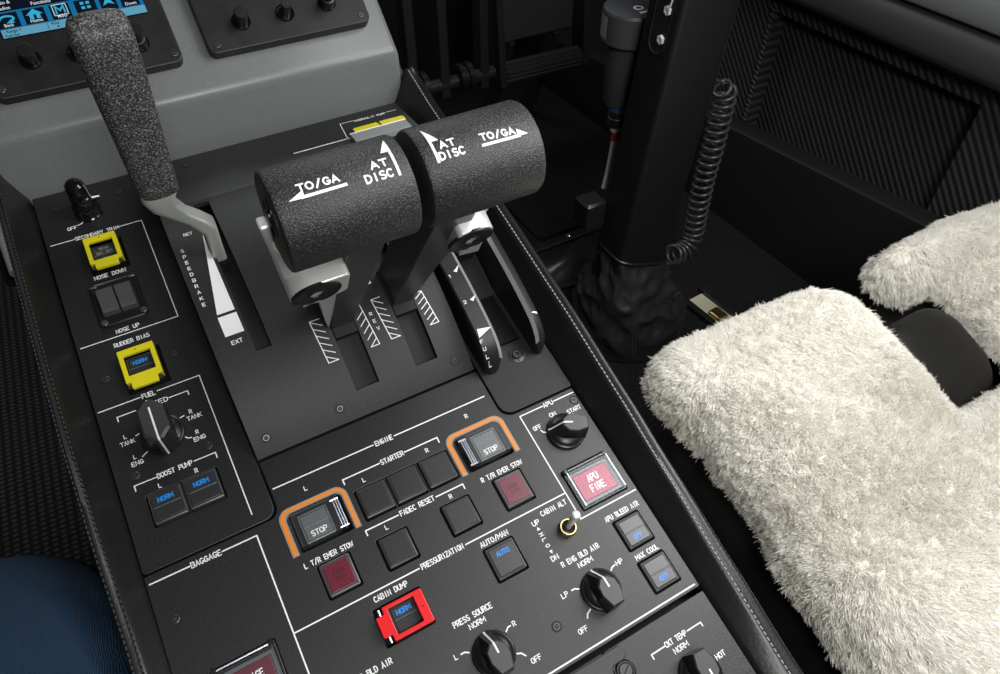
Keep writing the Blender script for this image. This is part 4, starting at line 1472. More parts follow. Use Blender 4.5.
def throttle(side):
    mx = (lambda x: x) if side == 'L' else (lambda x: 169.9 - x)
    lbl = ('left throttle lever, fat black grip lettered TO/GA and AT DISC over a silver yoke' if side == 'L' else
           'right throttle lever, fat black grip with the TO/GA arrow pointing right')
    root = thing('throttle_lever', lbl, 'throttle lever', (mx(64), 205, 0), 'T', 'pair of throttle levers')
    # grip: rounded cylinder with a hollow end button
    x0, x1 = (30.3, 82.3) if side == 'L' else (87.0, 137.6)
    prof = [(x0, 9.2), (x0, 17.9), (x0 + .5, 19.1), (x0 + 1.6, GR), (x1 - 1.6, GR), (x1 - .5, 19.1), (x1, 17.9), (x1, 9.2)]
    n = 96
    b = MB()
    rings = [[(x, GT + r * math.cos(2 * math.pi * k / n), r * math.sin(2 * math.pi * k / n)) for k in range(n)] for x, r in prof]
    b.loft(rings, GRIPM)
    g = part('grip', b, root, ((x0 + x1) / 2, GT, 0), 'black crinkle-finish cylindrical grip', sharp=40)
    e = MB()
    xe = x0 if side == 'L' else x1
    s = -1 if side == 'L' else 1
    rings = [[(xe + s * dx, GT + 1 + r * math.cos(2 * math.pi * k / 32), -2 + r * .78 * math.sin(2 * math.pi * k / 32)) for k in range(32)] for dx, r in ((-.5, 9.3), (.3, 9.3), (.5, 8.6), (-1.5, 8.0), (-1.4, 4.6), (.9, 4.4), (1.3, 3.6), (1.3, .2))]
    e.loft(rings, SATIN)
    part('end_button', e, g, (xe, GT, 0), 'recessed push button in the grip end')
    # lettering on the grip
    t = MB()
    if side == 'L':
        W = 15.4
        fnt = lambda x, y: on_grip(x, -18.6 - (x - 42) * .08 + y / K)
        t.text('TO/GA', 42.0, 0, h=2.9, W=W, w=.72, fn=fnt)
        fna = lambda x, y: on_grip(x, -24.8 + y / K)
        t.stroke([(42.4, 0), (59.3, 0)], 1.15, WHITE, fn=fna)
        t.add([on_grip(37.2, -25.4, .16), on_grip(43.4, -26.2, .16), on_grip(43.4, -17.6, .16)], [(0, 1, 2)], WHITE)
        t.text('AT', 70.6, 0, h=3.0, W=6.6, w=.72, fn=lambda x, y: on_grip(x, -17.8 + y / K))
        t.text('DISC', 66.8, 0, h=3.1, W=10.8, w=.72, fn=lambda x, y: on_grip(x, -30.8 + y / K))
        t.stroke([(80.0, -30.8 * K), (80.0, 2 * K)], 1.15, WHITE, fn=lambda x, y: on_grip(x, y / K))
        pts = [(80.6 - 4.2 * (1 - k / 8), -1.8 + 20.0 * k / 8) for k in range(9)]
        vs, fs = [], []
        for x, th in pts:
            vs += [on_grip(x, th, .16), on_grip(80.6, th, .16)]
        fs = [(2 * i, 2 * i + 1, 2 * i + 3, 2 * i + 2) for i in range(8)]
        t.add(vs, fs, WHITE)
    else:
        t.stroke([(96.6, -30.2 * K), (96.6, 2 * K)], 1.15, WHITE, fn=lambda x, y: on_grip(x, y / K))
        vs = []
        for k in range(9):
            th = -5.6 + 22.2 * k / 8
            vs += [on_grip(96.0, th, .16), on_grip(96.0 + 4.2 * (1 - k / 8), th, .16)]
        t.add(vs, [(2 * i, 2 * i + 1, 2 * i + 3, 2 * i + 2) for i in range(8)], WHITE)
        t.text('AT', 99.6, 0, h=3.0, W=6.4, w=.72, fn=lambda x, y: on_grip(x, -17.2 + y / K))
        t.text('DISC', 97.8, 0, h=3.1, W=10.6, w=.72, fn=lambda x, y: on_grip(x, -29.6 + y / K))
        t.text('TO/GA', 117.0, 0, h=2.9, W=14.8, w=.72, fn=lambda x, y: on_grip(x, -21.4 - (x - 117) * .22 + y / K))
        t.stroke([(116.6, 0), (133.4, 0)], 1.15, WHITE, fn=lambda x, y: on_grip(x, -26.6 - (x - 116) * .06 + y / K))
        t.add([on_grip(137.4, -28.0, .16), on_grip(133.0, -18.9, .16), on_grip(132.4, -28.0, .16)], [(0, 1, 2)], WHITE)
    part('lettering', t, g, ((x0 + x1) / 2, GT, 0), 'white TO/GA and AT DISC lettering with arrows', recalc=False)
    def mp(pts):
        q = [(mx(x), y) for x, y in pts]
        return q if side == 'L' else q[::-1]

    def mr(r):
        return r if side == 'L' else r[::-1]

    XE = 60.5 if side == 'L' else 53.5
    # silver yoke: a boss under the grip with a wing rising beside the grip end
    y = MB()
    y.plate(roundpoly(mp([(25.0, 366), (29.0, 366), (30.4, 346), (35, 325), (44, 309), (44, 287), (33.5, 292)]), mr([1.2, 1.2, 8, 10, 1, 3, 5]), 6), [], -4.5, .8, 1.0, ALU)
    y.plate(roundpoly(mp([(32.2, 310.2), (XE, 310.2), (XE, 288), (XE - 4, 286), (32.2, 286)]), mr([12, 3, 3, 6, 12]), 8), [], -13, 10, .8, ALU)
    part('yoke', y, root, (mx(46), 310, 0), 'silver metal yoke under the grip')
    a = MB()
    if side == 'L':
        arm = [(58.4, 198), (71.6, 198), (73.0, 225), (76.8, 277), (78.8, 318), (80.5, GT - 16), (60, GT - 16), (60.6, 316), (59.2, 284), (57.8, 262), (57.4, 210)]
    else:
        arm = [(98.0, 198), (111.2, 198), (113.5, 215), (119, 257), (123, 272), (127, 286), (126, 312), (124.5, GT - 16), (105.5, GT - 16), (103.8, 318), (98.4, 214)]
    a.plate(roundpoly(arm, 1.2, 3), [], -20, 4.4, .6, DKGREY)
    part('arm', a, root, (mx(64), 230, 0), 'dark grey flat arm')
    if side == 'L':
        w = MB()
        w.plate(roundpoly([(45.4, 290), (60, 290), (58.6, 263), (56.6, 206), (55.4, 206)], [2, .1, .1, .2, .5], 3), [], -6, 4.0, .6, ALU)
        part('web', w, root, (53, 260, 0), 'silver web beside the arm')
    cp = MB()
    cx, cy = mx(44.4), 298.2
    cp.lathe([(12.2, 9.0), (12.2, 10.5), (11.7, 10.8), (11.5, 10.3), (4.4, 10.2), (4.1, 10.7), (3.4, 10.7), (3.2, 9.6), (.2, 9.6)], KNOB, (cx, cy, 0), 40)
    part('pivot_cap', cp, root, (cx, cy, 10), 'round black cap on the yoke')
    f = MB()
    xa, xb = (57.9, 72.2) if side == 'L' else (97.4, 111.6)
    f.box(xa, xb, 195.0, 200.3, -21, 11, DEEP, .4)
    part('slot_shoe', f, root, ((xa + xb) / 2, 198, 0), 'black shoe closing the slot')
    return root


throttle('L')
throttle('R')

# speedbrake lever -----------------------------------------------------------------
sb = thing('speedbrake_lever', 'tall speckled black paddle lever on a cranked silver arm in the SPEEDBRAKE slot', 'lever', tuple(arch_hit(18.5, 345, AR, 0)), 'P')


def yz(px, py, y):
    q = hit(px, py, 'P', 1, y)
    return Vector((q.x, y, q.z))


def slab(mb, m, C, ha, tb, n=12, e=3.0):
    """loft of rounded-rectangle sections; C centres, ha half-width vectors, tb half-thickness vectors"""
    rings = []
    for c, u, v in zip(C, ha, tb):
        ring = []
        for k in range(4 * n):
            a = 2 * math.pi * k / (4 * n)
            ca, sa = math.cos(a), math.sin(a)
            f = (abs(ca) ** e + abs(sa) ** e) ** (-1 / e)
            ring.append(tuple(c + u * (ca * f) + v * (sa * f)))
        rings.append(ring)
    mb.loft(rings, m)


_h = hit(216.5, 249.5)
base = Vector(arch_hit(_h.x, _h.y, AR, 0))
Cs = [base + Vector((0, -.4, -3)), base + Vector((0, 0, -1)), base + Vector((0, 1, 8)), yz(208, 225, base.y + 3), yz(199, 220.5, base.y + 4), yz(187, 215, base.y + 5), yz(172, 207.5, base.y + 6), yz(162.5, 200, base.y + 7), yz(158, 193, base.y + 8), yz(156.5, 186, base.y + 9)]
X = Vector((1, 0, 0))
U = [X * 4.2, X * 4.2, X * 4.2, X * 4.3 + Vector((0, 0, 1.6)), Vector((2.8, 0, 3.8)), Vector((1.4, 0, 4.2)), Vector((3.2, 0, 5.0)), Vector((7.4, 0, 4.4)), X * 9.6 + Vector((0, 0, 1.2)), X * 10.2]
V = [Vector((0, v, 0)) for v in (7, 7, 6.8, 6.2, 5.6, 5.2, 5.2, 5.4, 6, 6)]
m = MB()
slab(m, ALU2, Cs, U, V, e=5)
part('crank_arm', m, sb, tuple(base), 'silver cranked arm', sharp=50)
m = MB()
slab(m, DEEP, [base + Vector((0, -2, -10.8)), base + Vector((0, -.4, -2.6))], [X * 4.0, X * 4.0], [Vector((0, 7.4, 0))] * 2, e=5)
part('lever_foot', m, sb, tuple(base), 'black foot inside the slot')
q0, q1 = yz(157, 187, base.y + 9), yz(95.5, 19, base.y + 21)
m = MB()
Cs, U, V = [], [], []
dirv = (q1 - q0)
for f, w, t in ((-.01, 10.3, 6.6), (.0, 10.6, 7.0), (.05, 10.8, 7.2), (.3, 11.6, 7.6), (.55, 12.5, 7.8), (.75, 13.2, 7.8), (.9, 13.5, 7.6), (.955, 13.2, 7.2), (.985, 12.2, 6.2), (1.0, 10.5, 4.2), (1.003, 3, 1)):
    Cs.append(q0 + dirv * f)
    U.append(X * w)
    V.append(Vector((0, t, 1.5)))
slab(m, GRIPR, Cs, U, V, e=3.4)
part('paddle_grip', m, sb, tuple((q0 + q1) / 2), 'speckled black paddle grip', sharp=60)

# ====================================================================================== DISPLAY UNITS
HB = 9.0


def dpt(px, py, h=HB):
    q = hit(px, py, 'D', 2, h)
    return q.x, q.y


def small_knob(parent, px, py, kind, label=None):
    x, y = dpt(px, py)
    b = MB()
    b.lathe([(6.6, HB - .2), (6.6, HB + .7), (6.1, HB + 1.2), (5.4, HB + 1.2), (5.2, HB + .2)], GLOSSB, (x, y, 0), 32)
    o = part('rotary_knob', b, parent, (x, y, HB), label)
    g = MB()
    if kind == 'single':
        g.lathe([(4.4, HB), (4.4, HB + 9), (4.7, HB + 9.6), (4.7, HB + 12.6), (4.2, HB + 13.2), (.2, HB + 13.3)], SATIN, (x, y, 0), 32)
    elif kind == 'small':
        g.lathe([(3.2, HB), (3.2, HB + 9), (3.4, HB + 9.4), (3.4, HB + 12), (3, HB + 12.5), (.2, HB + 12.5)], SATIN, (x, y, 0), 28)
    else:
        g.lathe([(5.2, HB), (5.2, HB + 7), (4.8, HB + 7.8), (3.9, HB + 8), (3.9, HB + 13), (4.4, HB + 13.6), (4.4, HB + 19), (3.9, HB + 19.8), (.2, HB + 19.9)], SATIN, (x, y, 0), 32)
    part('knob_shaft', g, o, (x, y, HB + 5))
    return o


def unit(name, label, x0, x1, s0, s1):
    root = thing(name, label, 'display', ((x0 + x1) / 2, (s0 + s1) / 2, 0), 'D')
    b = MB()
    b.plate(rrpts((x0 + x1) / 2, (s0 + s1) / 2, x1 - x0, s1 - s0, 5.5, 5), HOLES.get(name + label, []), 0.0, HB, .9, BEZEL)
    part('bezel', b, root, ((x0 + x1) / 2, (s0 + s1) / 2, HB))
    return root


cl = dpt(184.0, 60.5)
du = unit('touch_display', 'lit blue touchscreen display unit on the fascia behind the speckled lever', -72.0, 43.6, 21.4, 118)
for p, k, l in (((31, 60), 'single', 'small black knob below the lit screen'), ((139, 43.5), 'dual', 'two-tier black knob right of the speckled lever'), ((78.5, 53), 'small', None)):
    small_knob(du, *p, k, l)
for p in ((174.4, 53.0), (1.5, 89.5)):
    x, y = dpt(*p)
    screw(du, x, y, HB)
du2 = unit('control_head', 'black control head with three knobs at the top of the fascia, beside the lit screen', 61.2, 180.2, 21.4, 118)
for p, k, l in (((241, 21.6), 'single', 'left knob of the three'), ((285, 13), 'small', 'small middle knob of the three'), ((326.5, 3), 'dual', 'right knob of the three')):
    small_knob(du2, *p, k, l)
for p in ((217.7, 44.6), (361.4, 14.6)):
    x, y = dpt(*p)
    screw(du2, x, y, HB)
# the lit screen
zs = HB + .25


def dq(*pts):
    return [dpt(px * .13, py * .13, zs) for px, py in pts]


b = MB()
sx0, sy0 = dq((30, 298))[0]
sx1, _ = dq((985, 140))[0]
b.box(sx0 - 1.2, 33.5, sy0 - 1.0, 112, HB - .05, HB + .1, SCRBLK)
scr = part('screen', b, du, (-20, 70, HB), 'blue lit touchscreen')
mk = MB()


def dpoly(pts, m_, z):
    mk.add([(x, y, z) for x, y in dq(*pts)], [tuple(range(len(pts)))], m_)


z1, z2, z3 = HB + .16, HB + .22, HB + .28
yb = sy0                      # bottom of the screen
ys = dq((10, 232))[0][1]      # top of the pale strip
yt = dq((160, 80))[0][1]      # top of the icon tiles
xdiv = dq((372, 205))[0][0]
xr = 33.0


def rect(x0, x1, y0, y1, m_, z):
    mk.add([(x0, y0, z), (x1, y0, z), (x1, y1, z), (x0, y1, z)], [(0, 1, 2, 3)], m_)


rect(sx0, xr, yb, ys - .2, SCRPALE, z1)
rect(xdiv - .15, xdiv + .15, yb, ys - .2, SCRINK, z2)
rect(sx0 - 1, xr, ys, yt + 1.0, SCRBLUE, z1)
edges = [dq((p, q))[0][0] for p, q in ((-40, 170), (140, 130), (178, 120), (345, 90), (385, 85), (535, 60), (575, 50), (735, 25), (765, 20), (895, 10), (925, 5), (1060, -20))]
names = ['Back', 'Home', 'MSG', '', '', 'Down']
cells_ = []
for i in range(6):
    xa, xb = edges[2 * i], edges[2 * i + 1]
    xb = min(xb, xr)
    if xb - xa < 2:
        continue
    rect(xa, xb, ys + .3, yt, SCRBLK, z2)
    cells_.append(((xa + xb) / 2, xb - xa, names[i], i))
for cx, w, nm, i in cells_:
    H_ = yt - ys
    if nm:
        mk.btext(nm, cx, ys + H_ * .12, 2.1, SCRWHITE, z3, 'C')
    cyy = ys + H_ * .62
    if i == 0:      # return arrow
        mk.stroke([(cx + 4 * math.cos(R(a)), cyy + 1.8 * math.sin(R(a))) for a in range(-60, 190, 20)], 1.3, SCRCYAN, z3)
        mk.poly([(cx - 1, cyy - 3), (cx + 4, cyy - 3), (cx + 2.4, cyy - .6)], SCRCYAN, z3)
    elif i == 1:    # house
        mk.poly([(cx - 5, cyy - .2), (cx, cyy + 3.6), (cx + 5, cyy - .2)], SCRCYAN, z3)
        mk.poly([(cx - 3.2, cyy - 3), (cx - .8, cyy - 3), (cx - .8, cyy - .2), (cx - 3.2, cyy - .2)], SCRCYAN, z3)
        mk.poly([(cx + .8, cyy - 3), (cx + 3.2, cyy - 3), (cx + 3.2, cyy - .2), (cx + .8, cyy - .2)], SCRCYAN, z3)
    elif i == 2:
        mk.stroke(rrpts(cx, cyy, 8.2, 7.0, .4, 2), .5, SCRWHITE, z3, closed=True)
        mk.text('M', cx, cyy - 2.4, SCRCYAN, h=5, align='C', adv=5.4, z=z3, w=1.1)
    elif i == 3:
        for dx in (-1.7, 1.7):
            for dy in (-1.5, 1.5):
                mk.add([(cx + dx + a, cyy + dy + c, z3) for a, c in ((-1.1, -.9), (1.1, -.9), (1.1, .9), (-1.1, .9))], [(0, 1, 2, 3)], SCRCYAN)
    elif i == 4:
        mk.poly([(cx - 3.6, cyy - 2.6), (cx, cyy - 1.2), (cx + 3.6, cyy - 2.6), (cx, cyy + 3.4)], SCRCYAN, z3)
    else:
        mk.poly([(cx - 2.4, cyy + 2), (cx + 2.4, cyy + 2), (cx, cyy - 1.6)], SCRCYAN, z3)
mk.btext('- Range +', sx0 + 1.2, (yb + ys) / 2 + .2, 1.9, SCRINK, z3)
mk.btext('Push Pan', sx0 + 1.2, yb + .35, 1.7, SCRINK, z3)
mk.btext('Pilot', xdiv + 2.2, (yb + ys) / 2 + .2, 1.9, SCRINK, z3)
mk.btext('\u2022', xdiv + 5, yb, 3.2, SCRINK, z3)
# upper row of tiles
yu = yt + 1.2
for xa, xb, t1, t2 in ((sx0 - 1, dq((112, 40))[0][0], 'Audio &', 'Radios'), (dq((140, 30))[0][0], dq((470, -20))[0][0], 'Flight Plan', 'Functions'), (dq((500, -30))[0][0], xr, 'Utilities', 'Setup')):
    rect(xa, xb, yu, yu + 12, SCRBLK, z2)
    mk.btext(t2, (xa + xb) / 2, yu + 1.0, 2.2, SCRWHITE, z3, 'C')
    mk.btext(t1, (xa + xb) / 2, yu + 4.6, 2.2, SCRWHITE, z3, 'C')
part('screen_graphics', mk, scr, (-20, 40, HB), 'blue and black menu tiles', recalc=False)

# ====================================================================================== CONTROL COLUMN
cc = thing('control_column', 'square black control column rising from a leather gaiter on the floor', 'control column', (510, 440, 0), 'W')


def col_sec(z, grow=0.0):
    dx = (z - 183) * 26 / 270
    return rrpts(507 + dx, 442, 78 + 2 * grow, 54 + 2 * grow, 7, 4)


b = MB()
b.loft([[(x, y, z) for x, y in col_sec(z)] for z in (70, 250, 450, 640)], COLBLK)
post = part('post', b, cc, (510, 440, 250))
# shallow groove strip on the aft face near its right edge and a lengthwise crease on the left face
b = MB()
for z0, z1 in ((120, 630),):
    for dxx in (31.0,):
        rings = []
        for z in (z0, z1):
            c = 507 + (z - 183) * 26 / 270
            rings.append([(c + dxx, 414.2, z), (c + dxx + 3.2, 414.2, z), (c + dxx + 3.2, 416, z), (c + dxx, 416, z)])
        b.loft(rings, SATIN)
part('edge_strip', b, post, (540, 415, 300))
b = MB()
T = Matrix.Translation((0, 0, 0))
xs = lambda z: 468 + (z - 183) * 26 / 270
pl_ = rrpts(441, 432, 27, 80, 13, 8)
b.loft([[(xs(z) - .3, y, z) for y, z in pl_], [(xs(z) - 1.0, y, z) for y, z in pl_], [(xs(z) - 1.0, 441 + (y - 441) * .86, 432 + (z - 432) * .95) for y, z in pl_], [(xs(z) - .1, 441 + (y - 441) * .84, 432 + (z - 432) * .94) for y, z in pl_]], DEEP)
part('slot_plate', b, post, (490, 441, 432), 'oblong dark slot plate')
for z in (437, 409):
    b = MB()
    T = Matrix.Translation((xs(z), 434.5 + (0 if z > 420 else .5), z)) @ Matrix.Rotation(R(-90), 4, 'Y')
    b.lathe([(5.0, .2), (5.0, 2.6), (4.2, 3.2), (2.4, 3.2), (2.2, 2.0), (.2, 2.0)], MATS['white_wire'], (0, 0, 0), 6, T=T)
    part('bolt', b, post, (xs(z) - 2, 434, z), 'pale hexagon bolt')
b = MB()
b.tube([(xs(446) - 3, 432, 438), (xs(455) - 5, 428, 450), (xs(480) - 4, 428, 478), (xs(520) - 3, 430, 520)], 1.0, WIREW, 8)
part('lock_wire', b, post, (490, 430, 460), 'thin pale wire')
# bracket foot on the forward left of the post
b = MB()
b.box(440, 470, 462, 492, 168, 206, SATIN, 3)
part('bracket', b, post, (455, 476, 185))

# gaiter
b = MB()
rings = []
from mathutils import noise
NZ, NA = 60, 120
for i in range(NZ + 1):
    f = i / NZ
    ring = []
    for k in range(NA):
        a = 2 * math.pi * k / NA
        ca, sa = math.cos(a), math.sin(a)
        e = 3.2 - 1.0 * f
        sq = (abs(ca) ** e + abs(sa) ** e) ** (-1 / e)
        swell = math.sin(math.pi * min(1, f)) * 4 + f ** 1.15 * 38
        rx, ry = 42 + swell * 1.05, 31 + swell * 1.25
        ztop = 128 - 16 * ca
        z = ztop * (1 - f) + 2 * f
        # sagging creases: ridged noise stretched round the gaiter
        pn = Vector((ca * 1.0, sa * 1.0, f * 2.6 + .35 * math.sin(a * 1.0 + .8)))
        r1 = 1 - abs(noise.noise(pn * 1.35 + Vector((3.1, 0, 1.7)))) * 2
        r2 = 1 - abs(noise.noise(pn * 2.6 + Vector((7.7, 4.2, 0)))) * 2
        env = math.sin(math.pi * min(1, f * .96 + .04)) ** .7
        fold = (10.5 * (r1 - .5) + 4.5 * (r2 - .5)) * env
        cx, cy = 505 + 6 * f, 441 - 6 * f
        ring.append((cx + (rx + fold) * ca * sq, cy + (ry + fold) * sa * sq, z))
    rings.append(ring)
b.loft(rings, LEATHER2, (False, True))
gt = part('gaiter', b, cc, (508, 438, 60), 'wrinkled black leather gaiter', sharp=80)
b = MB()
ring0 = [(505 + (43.5) * math.cos(2 * math.pi * k / 48) * (abs(math.cos(2 * math.pi * k / 48)) ** 3.2 + abs(math.sin(2 * math.pi * k / 48)) ** 3.2) ** (-1 / 3.2),
          441 + 32.5 * math.sin(2 * math.pi * k / 48) * (abs(math.cos(2 * math.pi * k / 48)) ** 3.2 + abs(math.sin(2 * math.pi * k / 48)) ** 3.2) ** (-1 / 3.2),
          129 - 16 * math.cos(2 * math.pi * k / 48)) for k in range(48)]
b.tube(ring0, 2.2, LEATHER, 8, closed=True)
part('collar_piping', b, gt, (505, 441, 128), 'rolled leather collar edge')
b = MB()
for off in (-2.0, 2.0):
    for i in range(6, NZ - 2, 2):
        k = 80
        p, q = Vector(rings[i][k]), Vector(rings[i][k + 1])
        p2 = Vector(rings[i + 2][k])
        s = (q - p).normalized()
        a0 = p + s * off
        a1 = a0 + (p2 - p) * .55
        nrm = Vector((p.x - 505, p.y - 441, 0)).normalized()
        b.tube([tuple(a0 + nrm * .5), tuple(a1 + nrm * .5)], .55, THREADD, 5)
part('stitching', b, gt, (460, 410, 60), 'double row of stitches', kind='stuff')

# ------------------------------------------------------------------ coiled cord
b = MB()
path = [Vector(p) for p in ((566, 458, 330), (596, 461, 330), (618, 462, 322), (630, 462, 304), (630, 461, 270), (629, 460, 230), (627, 460, 190), (627, 459, 150), (628, 458, 118), (627, 456, 97), (618, 453, 84), (604, 450, 80), (588, 447, 84), (572, 445, 92))]
# smooth the path
sm = []
for i in range(len(path) - 1):
    p0, p1, p2, p3 = path[max(i - 1, 0)], path[i], path[i + 1], path[min(i + 2, len(path) - 1)]
    for k in range(10):
        t = k / 10
        sm.append(.5 * ((2 * p1) + (-p0 + p2) * t + (2 * p0 - 5 * p1 + 4 * p2 - p3) * t * t + (-p0 + 3 * p1 - 3 * p2 + p3) * t ** 3))
sm.append(path[-1])
L = [0]
for a, c in zip(sm, sm[1:]):
    L.append(L[-1] + (c - a).length)
tot = L[-1]


def along(s):
    import bisect
    i = min(max(bisect.bisect_right(L, s) - 1, 0), len(sm) - 2)
    f = (s - L[i]) / (L[i + 1] - L[i])
    return sm[i].lerp(sm[i + 1], f), (sm[i + 1] - sm[i]).normalized()


pts = []
s0, s1 = 58.0, tot - 6
pitch = 11.2
NT = (s1 - s0) / pitch
for k in range(int(s0 / 4)):
    pts.append(along(k * 4)[0])
ns = int(NT * 18)
up = Vector((0, 1, 0))
for k in range(ns + 1):
    s = s0 + (s1 - s0) * k / ns
    c, t = along(s)
    u = (up - t * up.dot(t)).normalized()
    w = t.cross(u)
    ang = 2 * math.pi * NT * k / ns
    rr = 13.0 * min(1, k / 14 + .2)
    pts.append(c + u * (rr * math.cos(ang)) + w * (rr * math.sin(ang)))
b.tube([tuple(p) for p in pts], 2.3, COILM, 8)
solo('coiled_cord', b, (600, 455, 100), 'W', 'dark coiled cord hanging down the right side of the control column', 'cord', sharp=80)

# ------------------------------------------------------------------ canister with connector
cn = thing('cylindrical_actuator', 'dark grey cylindrical unit with a metal plug, behind the left edge of the control column', 'actuator', (507, 512, 262), 'W')
cx, cy = 514.0, 512.0
UPZ = 6
b = MB()
b.lathe([(22.5, 296), (24, 300), (25.0, 372), (25.0, 374)], PIPE, (cx, cy, UPZ), 40)
part('body', b, cn, (cx, cy, 335))
b = MB()
b.lathe([(26.6, 371), (33.4, 371.5), (34.2, 373), (34.2, 403), (33, 406), (30, 407), (.2, 407)], PIPE, (cx, cy, UPZ), 44)
cap = part('cap', b, cn, (cx, cy, 390))
b = MB()
b.lathe([(5.6, 407.1), (5.6, 407.5), (3.4, 407.5), (3.2, 407.1)], WHITE, (cx - 1, cy - 8, UPZ), 24)
b.box(cx - 8, cx + 1, cy - 22, cy - 18, 407.0 + UPZ, 407.4 + UPZ, WHITE)
b.box(cx + 4, cx + 9, cy - 20, cy - 16, 407.0 + UPZ, 407.4 + UPZ, WHITE)
part('markings', b, cap, (cx, cy, 407), 'white printed marks')
b = MB()
aa = [R(a) for a in range(150, 186, 6)]
b.loft([[(cx + 34.5 * math.cos(a), cy + 34.5 * math.sin(a), z) for a in aa] for z in (377 + UPZ, 401 + UPZ)], GREYL, (False, False), closed=False)
part('data_plate', b, cap, (cx - 30, cy, 405), 'pale label on the side of the cap', recalc=False)
b = MB()
b.lathe([(12, 292), (12.5, 293), (12.5, 297), (11, 298), (11, 301)], CHROME, (cx - 8, cy - 4, UPZ), 28)
b.lathe([(10, 270), (11.5, 271), (11.5, 281), (10.6, 282), (10.6, 285), (12, 286), (12, 291), (11, 292)], CHROME, (cx - 8, cy - 4, UPZ), 28)
pg = part('plug', b, cn, (cx - 8, cy - 4, 280), 'bright metal connector')
b = MB()
b.lathe([(12.7, 293.2), (12.7, 296.6)], BLUEBIT, (cx - 8, cy - 4, UPZ), 28, caps=(False, False))
part('blue_ring', b, pg, (cx - 8, cy - 4, 295), 'blue ring')
b = MB()
b.lathe([(6.4, 262), (7.0, 263), (7.0, 269), (6, 270.5)], WIREW, (cx - 8, cy - 4, UPZ), 20)
b.lathe([(4.4, 250), (4.6, 251), (4.6, 262)], REDBIT, (cx - 8.5, cy - 4.5, UPZ), 18)
b.tube([(cx - 8.5, cy - 4.5, 252 + UPZ), (cx - 11, cy - 6, 244), (cx - 17, cy - 10, 215), (cx - 24, cy - 14, 196)], [3.6, 3.4, 3.2, 3.0], WIREW, 10)
part('lead', b, cn, (cx - 10, cy - 6, 230), 'white lead with a red sleeve')
# ====================================================================================== FOOTWELL AND SIDE WALL
b = MB()
b.box(-900, 1000, -500, 1320, -20, 0, CARPET)
solo('floor', b, (0, 400, 0), 'W', 'black carpeted cockpit floor', 'floor', kind='structure')
b = MB()
b.box(-900, 1000, 1300, 1320, 0, 900, FIRE)
solo('wall_front', b, (0, 1300, 0), 'W', 'dark bulkhead ahead of the pedals', 'wall', kind='structure')
b = MB()
b.box(-760, -740, -500, 1300, 0, 700, FIRE)
solo('wall_left', b, (-750, 400, 0), 'W', 'dark left side wall', 'wall', kind='structure')
b = MB()
b.plate(roundpoly([(499, 655), (790, 655), (790, 1240), (499, 1240)], 12), [], .5, 8, 2.5, CARPET)
o = solo('floor_mat', b, (640, 900, 0), 'W', 'black carpet mat in the right footwell ahead of the control column', 'floor mat')
K1, K2 = hit(-21, 181, 'W'), hit(14, 279, 'W')
b = MB()
b.plate(roundpoly([(-700, -150), (-108, -150), (-108, K2.y - 40), (K2.x - 6, K2.y - 30), (K2.x - 12, K2.y), (K1.x - 12, K1.y), (-700, K1.y)], [12, 12, 4, 10, 10, 2, 12]), [], .5, 9, 2.5, WEAVE)
solo('floor_mat', b, (-400, 400, 0), 'W', 'coarsely woven black mat along the left side of the pedestal', 'floor mat')
kp = thing('kick_plate', 'pale metal plate with a bright edge glimpsed past the left rim', 'plate', ((K1.x + K2.x) / 2 + 60, (K1.y + K2.y) / 2, 0), 'W')
b = MB()
b.plate(roundpoly([(-110, K2.y), (K2.x, K2.y), (K1.x, K1.y), (-110, K1.y)], 2), [], .3, 8, 2, STEELP)
part('plate', b, kp, ((K1.x + K2.x) / 2 + 60, (K1.y + K2.y) / 2, 0))
b = MB()
b.tube([(K2.x + 3, K2.y + 2, 8), (K1.x + 3, K1.y - 2, 8)], 5.5, MATS['white_wire'], 10)
part('edge_trim', b, kp, ((K1.x + K2.x) / 2, (K1.y + K2.y) / 2, 8), 'bright rounded edge')
# trim line across the floor, with a lug
b = MB()
b.box(404, 640, 631, 648, .3, 6, SATIN, 2)
tr = solo('floor_strip', b, (520, 640, 0), 'W', 'black strip across the floor behind the control column, with one bright screw', 'strip')
b = MB()
b.lathe([(5, 5.6), (5, 7.4), (3.6, 8.6), (.2, 8.8)], CHROME, (546, 640, 0), 20)
part('screw', b, tr, (546, 640, 6), 'bright screw head')
b = MB()
rg = []
for i in range(15):
    f = i / 14
    rg.append([(418 + 150 * u, 625 - 88 * f + 5 * math.sin(u * 7), 3 + 15 * math.sin(math.pi * min(1, f * 1.1)) * (1 + .35 * math.sin(u * 9 + f * 5)) * max(.02, math.sin(math.pi * u)) ** .4) for u in [k / 20 for k in range(21)]])
b.loft(rg, LEATHER2, (False, False), closed=False)
b.loft([[(x, y, .3) for x, y, z in r] for r in rg], LEATHER2, (False, False), closed=False)
solo('leather_flap', b, (490, 580, 0), 'W', 'rumpled black leather flap on the floor between the pedestal and the control column', 'leather flap', sharp=70)
